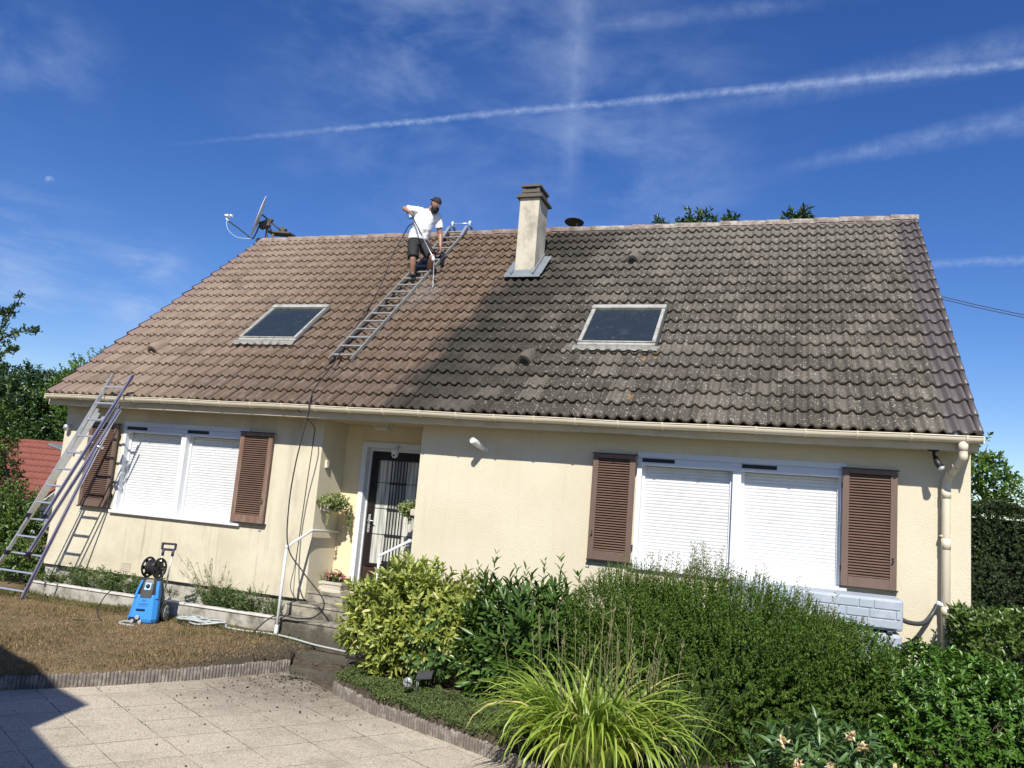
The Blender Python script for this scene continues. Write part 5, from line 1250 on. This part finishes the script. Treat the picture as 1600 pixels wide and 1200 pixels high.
# laurel
t = plant('cherry_laurel', 'dark glossy laurel with tall upright shoots between the golden shrub and the broom', 'shrub', (9.1, -1.7, Z))
P, N = shell((9.12, -1.62, .12), (.88, .66, .78), 620, .22, 1.7, .35, 8); N[:, 2] += .5
a = shoots(P, N, 9, .20, .155, .042, .95); P, N = shell((9.15, -1.5, .0), (.75, .5, .60), 420, .2, 2, .6, 9); b2 = shoots(P, N, 9, .20, .16, .05, 1.2, .9); a = [np.concatenate(x) for x in zip(a, b2)]; leaves('foliage', 'bush_l', t, *a, big=True, droop=.12, zmin=-.40)
P = np.array([(8.62, -1.5, 1.12), (9.25, -1.6, 1.08), (9.42, -1.55, 1.16), (9.62, -1.5, 1.02), (8.95, -1.7, .98), (9.0, -1.5, 1.0), (9.5, -1.7, .98), (8.45, -1.6, .95)]); a = shoots(P, np.array([[.0, -.05, 1]]*len(P))+rng.normal(size=(len(P), 3))*.08, 14, .34, .10, .026, .8)
leaves('young_shoots', 'tree2', t, *a, big=True); stems(t, (9.1, -1.6, Z), 22, (.65, .45), 1.25)
# fine-leaved big bush
t = plant('broom_bush', 'large rounded bush of very fine dark green leaves in front of the right window', 'shrub', (11.2, -2.0, Z))
def fine(c, rad, n, seed, per=22, slen=.14, L=.030, Wd=.0125, inner=.28):
    P, N = shell(c, rad, n, .13, 2.2, inner, seed); N[:, 2] += .3
    return shoots(P, N, per, slen, L, Wd, 1.0, .6)
A1 = fine((11.25, -2.0, .15), (1.35, 1.0, .99), 6600, 11); A2 = fine((12.3, -1.9, .10), (.82, .8, .84), 2900, 12); A4 = fine((10.35, -1.75, .22), (.80, .75, .88), 2600, 13)
cat_ = lambda *q: [np.concatenate(x) for x in zip(*q)]
n = 1500; d = unit(rng.normal(size=(n, 3))*np.array([1, .8, .25])+np.array([0, -.1, .9])); Pp = np.array((11.25, -2.0, .15))+d*np.array((1.36, .97, 1.02)); Pp[:600] = np.array((10.35, -1.75, .22))+d[:600]*np.array((.82, .74, .90)); dd = unit(d*.35+np.array([0, 0, 1])+rng.normal(size=(n, 3))*.16)
A3 = shoots(Pp+dd*.10, dd, 16, .20, .026, .010, .55)
P, N = shell((11.2, -1.8, .02), (1.25, .7, .80), 1500, .2, 2, .5, 14); A5 = shoots(P, N, 10, .15, .07, .030, 1.2, .9); P, N = shell((10.2, -1.7, .05), (.62, .5, .62), 600, .2, 2, .5, 15); A6 = shoots(P, N, 10, .15, .07, .030, 1.2, .9)
P, N = shell((12.2, -1.75, -.02), (.7, .6, .6), 500, .2, 2, .5, 15); A7 = shoots(P, N, 10, .15, .07, .030, 1.2, .9)
leaves('foliage', 'bush_f', t, *cat_(A1, A2, A4, A3, A5, A6, A7), zmin=-.42); stems(t, (11.3, -2.0, Z), 60, (1.1, .75), 1.1, r=.009)
bm = B(); Pf = []; Df = []
for i in range(80):
    x = random.choice([random.uniform(10.0, 12.3), random.gauss(10.95, .2)]); y = random.uniform(-2.3, -1.5); b0 = V((x, y, 1.04-.35*abs(x-11.0)**2*.4)); h = random.uniform(.16, .42)*(1.15 if abs(x-10.95) < .25 else .85)
    e = b0+V((random.gauss(.02, .05), random.gauss(0, .04), h)); tube(bm, [b0, (b0+e)/2+V((.01, 0, 0)), e], [.004, .003, .0015], 4, cap=False)
    for j in range(9):
        f = .25+.75*j/9; p = b0.lerp(e, f); s_ = random.choice((-1, 1)); q_ = p+V((s_*random.uniform(.02, .055), random.gauss(0, .02), random.uniform(.02, .055)))*(1.3-f); tube(bm, [p, q_], .0016, 3, cap=False)
        for _ in range(4): Pf.append(tuple(p.lerp(q_, random.random()))); Df.append((s_*.5, random.gauss(0, .4), random.uniform(.2, 1)))
obj('flower_stalks', bm, 'stalk', t); leaves('stalk_leaves', 'cover', t, np.array(Pf), np.array(Df), rng.normal(size=(len(Pf), 3)), .017, .008)
# broad-leaved green weed at its right shoulder
t = plant('leafy_shrub', 'upright leafy green shrub at the right end of the broom bush', 'shrub', (12.2, -2.3, Z))
P, N = shell((12.55, -2.25, .08), (.42, .34, .72), 260, .3, 2, .4, 15); N[:, 2] += .6; a = shoots(P, N, 8, .13, .062, .030, .9); leaves('foliage', 'tree2', t, *a, zmin=-.42); stems(t, (12.45, -2.25, Z), 12, (.3, .2), 1.1, r=.006)
# choisya
t = plant('choisya_bush', 'low glossy bright green bush at the lower right', 'shrub', (13.4, -1.9, Z))
P, N = shell((13.35, -1.95, -.05), (1.20, .85, .78), 2900, .18, 2.4, .25, 21); N[:, 2] += .5
P2, N2 = shell((14.6, -2.0, -.1), (.8, .9, .80), 1100, .18, 2.4, .25, 22); N2[:, 2] += .5
a = cat_(shoots(P, N, 10, .09, .062, .026, 1.1), shoots(P2, N2, 10, .09, .062, .026, 1.1)); leaves('foliage', 'bush_c', t, *a, droop=.25, zmin=-.42); stems(t, (13.4, -1.9, Z), 26, (.9, .6), .8, r=.008)
# peony/oleander with withered flowers
t = plant('peony', 'shrub with long leaves and withered pale orange blossoms at the bottom edge', 'shrub', (12.05, -3.9, Z))
P, N = shell((12.12, -3.75, -.16), (.58, .45, .50), 170, .2, 2, .3, 25); N[:, 2] += .7
a = shoots(P, N, 9, .10, .13, .032, 1.15); leaves('foliage', 'peony', t, *a, big=True, droop=.25, zmin=-.44); stems(t, (12.12, -3.75, Z), 14, (.4, .3), .7, r=.006)
Pf = []; 
for c in ((11.84, -4.05, .20), (12.30, -4.0, .30), (12.36, -4.05, .26), (11.95, -4.12, .08), (12.15, -4.12, .10), (12.45, -4.05, .02), (11.62, -4.1, -.06), (11.9, -4.1, -.1), (12.6, -3.9, .1)):
    for _ in range(14): Pf.append((c, rng.normal(size=3)))
leaves('withered_blossoms', 'withered', t, np.array([p for p, _ in Pf])+rng.normal(size=(len(Pf), 3))*.012, np.array([d for _, d in Pf]), rng.normal(size=(len(Pf), 3)), .042, .024, fold=.5)
# day lily: long arching blades
def blades(name, m, t, c, n, L0, L1, w_, spread, lean=(.25, 1.15), zmin=-.5, base_r=(.2, .14), droopk=1.0, seg=9):
    vs = []; f = []; s = []; rr = []
    for i in range(n):
        a = random.uniform(0, 2*PI); r0_ = random.random()**.5; b0 = V(c)+V((math.cos(a)*base_r[0]*r0_, math.sin(a)*base_r[1]*r0_, 0))
        a2 = a+random.gauss(0, .5); L = random.uniform(L0, L1); th = PI/2-random.uniform(*lean)*.45-r0_*.2; k = random.uniform(.9, 2.3)*droopk; p = b0.copy(); ww = w_*random.uniform(.7, 1.2); rv = random.random(); tw = random.uniform(-.6, .6)
        base = len(vs); hd = V((math.cos(a2), math.sin(a2), 0)); sd_ = V((-math.sin(a2), math.cos(a2), 0))
        for j in range(seg+1):
            q_ = j/seg; wj = ww*(.55+.9*q_ if q_ < .4 else .91*(1-((q_-.4)/.6)**1.7))+.0006; ang = th-k*q_**1.5*1.2; up_ = hd*(-math.sin(ang))+V((0, 0, math.cos(ang))); sv = (sd_*math.cos(tw*q_)+up_*math.sin(tw*q_))
            if p.z < -.50: p.z = -.50
            vs += [tuple(p-sv*wj+up_*wj*.45), tuple(p), tuple(p+sv*wj+up_*wj*.45)]
            p = p+(hd*math.cos(ang)+V((0, 0, math.sin(ang))))*(L/seg)
        for j in range(seg):
            q_ = base+j*3; f += [q_, q_+1, q_+4, q_+3, q_+1, q_+2, q_+5, q_+4]; s += [4, 4]; rr += [rv, rv]
    return npmesh(name, np.array(vs), f, s, m, t, rr, smooth=True)
random.seed(11)
t = plant('day_lily', 'big clump of arching yellow-green strap leaves spilling over the edging', 'plant', (10.35, -3.45, Z))
blades('leaves', 'lily', t, (10.30, -3.50, -.42), 480, .78, 1.28, .0160, 1, lean=(-.2, .75), droopk=1.22, base_r=(.34, .26))
bm = B(); Pf = []
for i in range(46):
    x = random.gauss(10.38, .28); y = random.gauss(-3.30, .14); h = random.uniform(.85, 1.45)*(1-.2*abs(x-10.45)); e = V((x+random.gauss(.06*(x-10.4)*4, .05), y+random.gauss(0, .06), -.42+h))
    b0 = V((x, y, -.42)); tube(bm, spline([b0, b0.lerp(e, .5)+V((random.gauss(0, .02), 0, 0)), e], 4), [.0036]*5+[.0028]*4, 5, cap=False)
    for _ in range(4):
        p = b0.lerp(e, random.uniform(.82, 1)); q_ = p+V((random.gauss(0, .02), random.gauss(0, .02), random.uniform(.02, .055))); tube(bm, [p, p.lerp(q_, .6), q_], [.002, .0055, .0015], 5)
obj('dry_stalks', bm, 'stalk', t)
# second narrow clump of upright green blades
t = plant('iris_clump', 'upright grey-green blades standing behind the day lily', 'plant', (10.9, -3.1, Z))
blades('leaves', 'weed', t, (10.85, -3.05, -.42), 90, .7, 1.15, .010, 1, lean=(.05, .5), droopk=.35, base_r=(.35, .18))
# bark litter at the edge of the bed
# ground cover along the edging
def scatter_poly(n, pts, inside):
    out = []
    xs = [p[0] for p in pts]; ys = [p[1] for p in pts]
    while len(out) < n:
        x, y = random.uniform(min(xs), max(xs)), random.uniform(min(ys), max(ys))
        if inside(x, y): out.append((x, y))
    return np.array(out)
def pin(poly):
    def f(x, y):
        c = False; j = len(poly)-1
        for i in range(len(poly)):
            xi, yi = poly[i]; xj, yj = poly[j]
            if (yi > y) != (yj > y) and x < (xj-xi)*(y-yi)/(yj-yi)+xi: c = not c
            j = i
        return c
    return f
GC = [(7.0, -2.10), (7.4, -2.35), (7.8, -2.62), (8.64, -2.95), (9.28, -3.2), (9.9, -3.5), (9.9, -2.7), (9.2, -2.30), (8.5, -2.05), (8.0, -1.9), (7.4, -1.65), (6.95, -1.30)]
q_ = scatter_poly(3900, GC, pin(GC)); z_ = np.array([zb(x, y)+.05+.05*mn.noise(V((x*4, y*4, 1)))+.02*random.random() for x, y in q_])
P = np.column_stack([q_, z_]); N = np.tile([0, -.3, 1.], (len(P), 1))+rng.normal(size=(len(P), 3))*.35
a = shoots(P, N, 12, .07, .022, .010, 1.0, .7)
tag(leaves('ground_cover', 'cover', None, *a), 'mat of small green ground cover leaves behind the concrete edging', 'ground cover', None, 'stuff')
# dry grass
LP_ = [(-1.5, -4.0)]+[(3.5, -5.25), (4.3, -4.07), (4.88, -3.4), (5.44, -2.6), (5.93, -1.72), (6.0, -1.3), (5.8, -.65), (5.0, -.48), (-1.5, -.48)]
q_ = scatter_poly(46000, LP_, pin(LP_)); q_ = q_[(q_[:, 1] > -2.4-(q_[:, 0]-6)*(-.75)*1.0-1.2)]
keep = rng.random(len(q_)) < np.clip(1.25-np.clip(q_[:, 0]-4.9, 0, 1), .15, 1); q_ = q_[keep]
P = np.column_stack([q_, [zl(x, y)-.004 for x, y in q_]]); n = len(P)
a = rng.normal(size=(n, 3))*np.array([.6, .6, 0])+np.array([0, 0, 1.]); rv = np.clip(rng.random(n)*.92, 0, 1)
gp = np.array([mn.noise(V((x*1.1, y*1.1, 5))) for x, y in q_]); gr = (gp > .12) & (rng.random(n) < .35); rv[gr] = .95
near = (q_[:, 1] > -.95) & (rng.random(n) < .6); rv[near] = .97
tag(leaves('dry_grass', 'grass', None, P, a, rng.normal(size=(n, 3)), (.022+.034*rng.random(n))*np.where(near, 1.7, 1)*(1+.6*np.clip(gp*2, -.5, 1)), .006, rnd=rv), 'short scorched brown grass of the lawn', 'grass', None, 'stuff')
# moss crumbs washed off the roof onto path and patio
n = 2600; P = []
while len(P) < n:
    r_ = abs(random.gauss(0, 1.35)); a = random.uniform(0, 2*PI); x, y = 6.3+math.cos(a)*r_*1.0, -1.8+math.sin(a)*r_*.9
    if x > 7.0 and y > -2.2-(x-7.0)*.5: continue
    if y > -.75: continue
    onl = x < np.interp(y, [-6.6, -5.25, -4.07, -3.4, -2.6, -1.72, -1.2], [2.6, 3.5, 4.3, 4.88, 5.44, 5.93, 6.1])
    z = zl(x, y)+.005 if onl else (zp(x, y)+.005 if y > -1.75 and x < 7 and x > 5.9 else -.576)
    P.append((x, y, z))
P = np.array(P); s0 = .004+.016*rng.random(n)**3.0; vs = (P[:, None]+unit(rng.normal(size=(n, 4, 3)))*s0[:, None, None]); vs[:, :, 2] = np.maximum(vs[:, :, 2], P[:, None, 2])
f = (np.arange(n)[:, None]*4+np.array([0, 1, 2, 0, 2, 3, 0, 3, 1, 1, 3, 2])).ravel()
tag(npmesh('moss_debris', vs.reshape(-1, 3), f, np.full(n*4, 3), 'moss', None), 'dark crumbs of moss scattered over the path and patio', 'debris', None, 'stuff')
Pj = []
for _ in range(150):
    u_ = random.uniform(-2, 8)*1.0; k_ = random.randint(-14, 14)
    if random.random() < .5: q = V((.885, -.466, 0))*u_+V((.60, .80, 0))*((k_-.42+.5)*.545)
    else: q = V((.60, .80, 0))*(u_-4)+V((.885, -.466, 0))*((k_+6-.30+.5)*.545)
    lim = np.interp(q.y, [-6.6, -5.25, -4.07, -3.4, -2.6, -1.72, -1.2], [2.6, 3.5, 4.3, 4.88, 5.44, 5.93, 6.1])
    if q.x > lim+.05 and q.x < 9.2 and q.y < -2.15-(q.x-7.0)*.5-.05 or (lim < q.x < 6.9 and -2.4 < q.y < -1.8): Pj.append((q.x, q.y, -.578))
if Pj:
    Pj = np.repeat(np.array(Pj), 9, 0)+rng.normal(size=(len(Pj)*9, 3))*np.array([.014, .014, 0]); a = shoots(Pj, np.tile([0, 0, 1.], (len(Pj), 1))+rng.normal(size=(len(Pj), 3))*.8, 3, .008, .016, .006, 1.2); tag(leaves('joint_weeds', 'cover', None, *a, zmin=-.579), 'tiny weeds and moss growing in the joints of the patio', 'weeds', None, 'stuff')
# weeds along the foot of the wall
def weed(x, y, z, h, n, label, m='weed', L=.035, flower=False, sp=.16):
    t = plant('weed', label, 'plant', (x, y, z), 'weeds along the foot of the wall'); bm = B(); Ps = []; As = []
    for i in range(n):
        hh = h*random.uniform(.5, 1); e = V((x+random.gauss(0, sp), y+random.gauss(-.08, .10), z+hh)); b0 = V((x+random.gauss(0, sp*.4), y, z)); tube(bm, spline([b0, b0.lerp(e, .6)+V((0, 0, .02)), e], 3), .0025, 4, cap=False)
        for j in range(7): f_ = .12+.88*random.random(); Ps.append(tuple(b0.lerp(e, f_))); As.append((random.gauss(0, .6), random.gauss(0, .6), .7))
    obj('stems', bm, 'stalk', t); a = shoots(np.array(Ps), np.array(As), 4, .05, L, L*.45, 1.1, .6); leaves('foliage', m, t, *a, zmin=z-.10)
random.seed(21)
lab = ['low dark weed tuft at the far left end of the planter strip', 'bushy weed in the planter strip just right of the ladder foot', 'dark sprawling weed in the shade left of the washer', 'leafy weed spilling over the coping behind the washer on its left', 'tall wiry weed with seed heads just right of the washer handle', 'dense green weed spilling over the coping right of the washer', 'weed hanging over the coping in the middle between washer and steps', 'sparse dry weed with thin stalks left of the handrail', 'leafy weed at the right end of the planter strip by the handrail']
for (x, h, n_, L, sp), lb in zip([(.6, .26, 40, .04, .2), (1.15, .40, 70, .042, .24), (1.8, .42, 90, .045, .28), (2.4, .38, 80, .045, .24), (3.72, .80, 24, .026, .26), (3.9, .40, 110, .05, .30), (4.35, .28, 50, .042, .2), (4.5, .50, 16, .016, .18), (4.85, .34, 34, .038, .10)], lab):
    weed(x, -.24, -.25, h, n_, lb, 'hedge2' if x in (1.75, .6) else 'weed', L, sp=sp)
# flowers by the door
def flowers(t, c, n, rad, m='pink', L=.028):
    P, N = shell(c, rad, n, .2, 2, .4, 31); N[:, 2] += .4; P = np.repeat(P, 6, 0); N = np.repeat(N, 6, 0)
    D_ = N+rng.normal(size=N.shape)*.9; leaves('blossoms', m, t, P, D_, N, L, L*.7, fold=.2, rnd=np.repeat(rng.random(n), 6))
t = plant('pink_flowers', 'pink and white flowers in the box on the top step', 'flowers', (5.46, .30, .32))
P, N = shell((5.47, .29, .36), (.17, .10, .09), 90, .2, 2, .5, 41); a = shoots(P, N+np.array([0, 0, .5]), 6, .05, .045, .028, 1.1); leaves('foliage', 'hedge2', t, *a, zmin=.31); flowers(t, (5.48, .26, .42), 60, (.19, .10, .075))
t = plant('pink_flowers', 'pink flowers beside the right handrail above the golden shrub', 'flowers', (6.66, .15, .3))
P, N = shell((6.66, .12, .36), (.07, .07, .12), 26, .2, 2, .5, 43); a = shoots(P, N+np.array([0, 0, .5]), 6, .05, .04, .024, 1.1); leaves('foliage', 'hedge2', t, *a, zmin=.28); flowers(t, (6.66, .08, .44), 34, (.07, .06, .15))
t = plant('thin_grass', 'thin green grass in the small box in the porch corner', 'plant', (5.21, .45, .27)); blades('leaves', 'weed', t, (5.21, .45, .26), 70, .14, .26, .003, 1, lean=(.0, .6), droopk=.5, base_r=(.06, .12), seg=4)
def trailing(name, lab_, c, rad, hang, hs):
    t = plant(name, lab_, 'plant', c); P, N = shell(c, rad, 190, .3, 2, .5, 47); a = shoots(P, N+np.array([0, -.2, .4]), 7, .06, .040, .030, 1.1); Pv = []; bm = B()
    for (x, y) in hang:
        z1 = c[2]-.05; z0_ = z1-random.uniform(*hs); pts = [V((x, y, z1)), V((x+.02, y-.02, (z1+z0_)/2)), V((x+random.gauss(.02, .03), y, z0_))]; tube(bm, pts, .002, 4, cap=False); n_ = int((z1-z0_)/.02)
        for j in range(n_): Pv.append(tuple(pts[0].lerp(pts[2], j/n_)))
    Pv = np.array(Pv); b2 = shoots(Pv, rng.normal(size=Pv.shape), 3, .02, .036, .026, 1.2); leaves('foliage', 'geran', t, *cat_(a, b2)); obj('stems', bm, 'stalk', t)
trailing('trailing_plant', 'pale green trailing plant on the left wall of the porch', (5.30, .27, 1.50), (.20, .30, .13), [(5.42, .5), (5.46, .52), (5.40, .45), (5.44, .56), (5.33, .1)], (.15, .62))
trailing('trailing_plant', 'pale green trailing plant in front of the right edge of the door', (6.56, .32, 1.50), (.15, .18, .12), [(6.60, .3), (6.62, .34), (6.55, .3)], (.1, .2))
# laurel hedge and tall clipped hedge on the right
def hedgebox(t, m, x0, x1, y0, y1, z0, z1, n, L, Wd, per=6, slen=.08, bulge=.06, big=False):
    a = []
    dims = [((x1-x0)*(z1-z0), 'f'), ((x1-x0)*(y1-y0), 't'), ((y1-y0)*(z1-z0), 'l')]
    tot = sum(d_[0] for d_ in dims)
    for ar, k in dims:
        m_ = int(n*ar/tot); u = rng.random(m_); v = rng.random(m_); dep = rng.random(m_)**2*.12
        if k == 'f': P = np.column_stack([x0+u*(x1-x0), y0+dep, z0+v*(z1-z0)]); N = np.tile([0, -1, .35], (m_, 1))
        elif k == 't': P = np.column_stack([x0+u*(x1-x0), y0+v*(y1-y0), z1-dep]); N = np.tile([0, -.2, 1.], (m_, 1))
        else: P = np.column_stack([x0+dep, y0+u*(y1-y0), z0+v*(z1-z0)]); N = np.tile([-1, -.2, .35], (m_, 1))
        off = np.array([mn.noise(V(p*2.2)) for p in P])*bulge; P = P+N*off[:, None]; a.append(shoots(P, N+rng.normal(size=N.shape)*.4, per, slen, L, Wd, 1.0, .6))
    return leaves('foliage', m, t, *cat_(*a), zmin=-.5, big=big)
def trunks(t, x0, x1, y, z1, n, r=.03):
    bm = B()
    for i in range(n): x = x0+(x1-x0)*(i+.5)/n; tube(bm, [(x, y, -.6), (x+.05, y+.03, (z1-.6)/2), (x-.03, y, z1-.15)], [r, r*.8, r*.4], 6)
    obj('stems', bm, 'bark', t)
t = plant('laurel_hedge', 'clipped laurel hedge standing against the right corner of the house', 'hedge', (14.8, -.8, Z))
hedgebox(t, 'hedge2', 13.55, 17.5, -1.25, -.35, -.4, 1.03, 3300, .085, .034, 6, .08, .10); trunks(t, 13.7, 17, -.8, 1.0, 14)
t = plant('tall_hedge', 'tall dark clipped hedge behind the right corner of the house', 'hedge', (17, 4, Z))
hedgebox(t, 'hedge', 14.0, 21, 3.0, 4.2, -.5, 2.27, 15000, .042, .022, 10, .08, .12); trunks(t, 14.4, 20.5, 3.6, 2.2, 16, .05)
bm = box(B(), 14.15, 20.8, 3.25, 4.0, -.5, 2.05); obj('dark_core', bm, mat('core_shade', **grime((.012, .018, .008), (.008, .012, .005), 9, .8, .95, 30, .6)), t)  # solid near-black box stands in for the shaded depth inside the hedge
# trees
def tree(name, lab_, base, blobs, m, nsh, L, Wd, per=8, slen=.18, group=None, tr=.10, big=False, seed=1, lump=.35, inner=.55):
    t = plant(name, lab_, 'tree', base, group); a = []; bm = B(); b0 = V(base)
    tot = sum(r[0]*r[2] for _, r in blobs); zt = min(c[2]-r[2]*.5 for c, r in blobs); fork = V((b0.x, b0.y, b0.z+max(.8, (zt-b0.z)*.8)))
    tube(bm, spline([b0, b0.lerp(fork, .5)+V((.05, 0, 0)), fork], 3), [tr*1.3, tr*1.2, tr*1.1, tr, tr, tr*.9, tr*.85], 10)
    for i, (c, r) in enumerate(blobs):
        P, N = shell(c, r, int(nsh*r[0]*r[2]/tot), lump, 2.2, inner, seed+i); N[:, 2] += .25; a.append(shoots(P, N, per, slen, L, Wd, 1.0, .6))
        c = V(c); tube(bm, spline([fork, fork.lerp(c, .5)+V((0, 0, .15)), c], 3), [tr*.7, tr*.6, tr*.55, tr*.45, tr*.4, tr*.3, tr*.2], 7, cap=False)
        for j in range(9):
            d_ = V(random.gauss(0, 1) for _ in range(3)).normalized(); e = c+V((d_.x*r[0], d_.y*r[1], d_.z*r[2]))*.9; s_ = fork.lerp(c, random.uniform(.6, 1)); tube(bm, [s_, s_.lerp(e, .5)+V((0, 0, .05)), e], [tr*.25, tr*.16, tr*.05], 5, cap=False)
    obj('trunk', bm, 'bark', t); leaves('crown', m, t, *cat_(*a), big=big, zmin=-.6); return t
random.seed(31)
tree('dark_tree', 'dense dark evergreen tree filling the left edge behind the red roof', (-18, 14.5, -.6), [((-18, 14.25, 2.8), (3.1, 2.3, 2.7)), ((-15.4, 14.6, 3.0), (2.4, 2., 2.3)), ((-21, 14.9, 2.5), (2.6, 2., 3.1)), ((-13.6, 15.5, 3.7), (1.6, 1.4, 1.4)), ((-16.4, 14.9, 4.5), (1.8, 1.5, 1.2)), ((-14, 14.8, 1.6), (2.2, 2, 1.8))], 'tree', 11000, .17, .075, 9, .3, None, .2, seed=50, inner=.3)
tree('light_tree', 'lighter green tree rising behind the left slope of the roof', (-11.3, 12.4, -.6), [((-10.6, 12, 5.75), (.75, .7, .8)), ((-12.1, 12, 5.0), (1.3, 1.1, 1.1)), ((-10.0, 12.4, 5.0), (1.3, 1., 1.1)), ((-13.6, 12.3, 4.4), (1.3, 1., .9)), ((-11.6, 12.4, 3.7), (2.4, 1.5, 1.3))], 'tree2', 2600, .13, .06, 8, .25, None, .14, seed=60)
tree('left_shrub', 'sunlit light green shrub at the left edge in front of the red roof', (-1.75, .8, -.5), [((-2.15, .5, 2.15), (.42, .4, .75)), ((-1.15, .3, .75), (.45, .4, .42)), ((-1.75, .7, .95), (.50, .5, .48)), ((-1.25, .7, .50), (.50, .5, .38)), ((-2.5, .8, .9), (.6, .6, .95)), ((-1.9, .4, .25), (.7, .5, .45))], 'hedge2', 1500, .075, .035, 8, .14, None, .05, seed=70)
tree('low_shrub', 'dark low shrub behind the feet of the tall ladder', (-.7, .3, -.5), [((-.75, .2, .05), (.55, .45, .42)), ((-1.2, .3, .1), (.7, .5, .5)), ((-.35, .35, -.12), (.32, .3, .25))], 'hedge2', 500, .07, .035, 8, .12, None, .03, seed=75)
# branch reaching into the picture from the left
t = plant('fruit_tree', 'thin sparse branches of a tree reaching in at the upper left edge', 'tree', (-3.2, .4, -.5)); bm = B()
tube(bm, [(-3.2, .4, -.5), (-3.1, .4, 1.5), (-2.9, .3, 3.0)], [.09, .08, .06], 8); Ps = []; As = []
for (p, q_, m_, e) in (((-2.9, .3, 3.0), (-2.4, .2, 3.9), (-2.0, .1, 4.2), (-1.55, 0, 4.75)), ((-2.9, .3, 3.0), (-2.3, .1, 3.7), (-1.7, 0, 3.98), (-1.02, 0, 4.10)), ((-2.9, .3, 3.0), (-2.4, .1, 3.5), (-1.9, 0, 3.6), (-1.5, 0, 3.75)), ((-2.9, .3, 2.8), (-2.3, .2, 3.2), (-1.9, 0, 3.3), (-1.6, 0, 3.4)), ((-2.9, .3, 3.0), (-2.6, .1, 4.1), (-2.2, 0, 4.4), (-1.9, .1, 4.45))):
    c = spline([p, q_, m_, e], 6); tube(bm, c, [.028*(1-i/len(c))+.004 for i in range(len(c))], 6, cap=False)
    for i in range(4, len(c)):
        for _ in range(5):
            o_ = V((random.gauss(0, .07), random.gauss(0, .10), random.gauss(0, .07)))*(1.3-i/len(c)); Ps.append(tuple(c[i]+o_)); As.append((.3+random.gauss(0, .5), random.gauss(0, .5), .3))
obj('branches', bm, 'bark', t); a = shoots(np.array(Ps), np.array(As), 4, .07, .075, .042, 1.1, .7); leaves('leaves', 'tree', t, *a)
tree('right_tree', 'small broad-leaved tree rising behind the tall hedge on the right', (15.3, 5.6, -.6), [((14.9, 5.5, 3.05), (.50, .5, .50)), ((15.35, 5.5, 2.6), (.45, .5, .45)), ((14.7, 5.7, 2.5), (.5, .5, .6))], 'tree2', 330, .10, .055, 7, .16, None, .06, seed=80)
for i, (x, z, r_, lb) in enumerate(((9.50, 9.22, .55, 'leafy treetop showing above the ridge, the largest of the row'), (10.22, 9.06, .30, 'tiny leafy tip just right of the largest treetop above the ridge'), (11.90, 9.20, .36, 'rounded treetop above the ridge near its right end'), (8.55, 8.98, .2, 'faint leafy tip above the ridge, nearest to the flue cap'))):
    tree('distant_tree', lb, (x, 9.4, -.6), [((x, 9.2, z-.10), (r_, .4, .34)), ((x, 9.4, z-1.1), (r_*1.3+.3, .8, .8))], 'tree', 110+int(420*r_), .15, .055, 8, .2, 'treetops above the ridge', .10, seed=90+i)
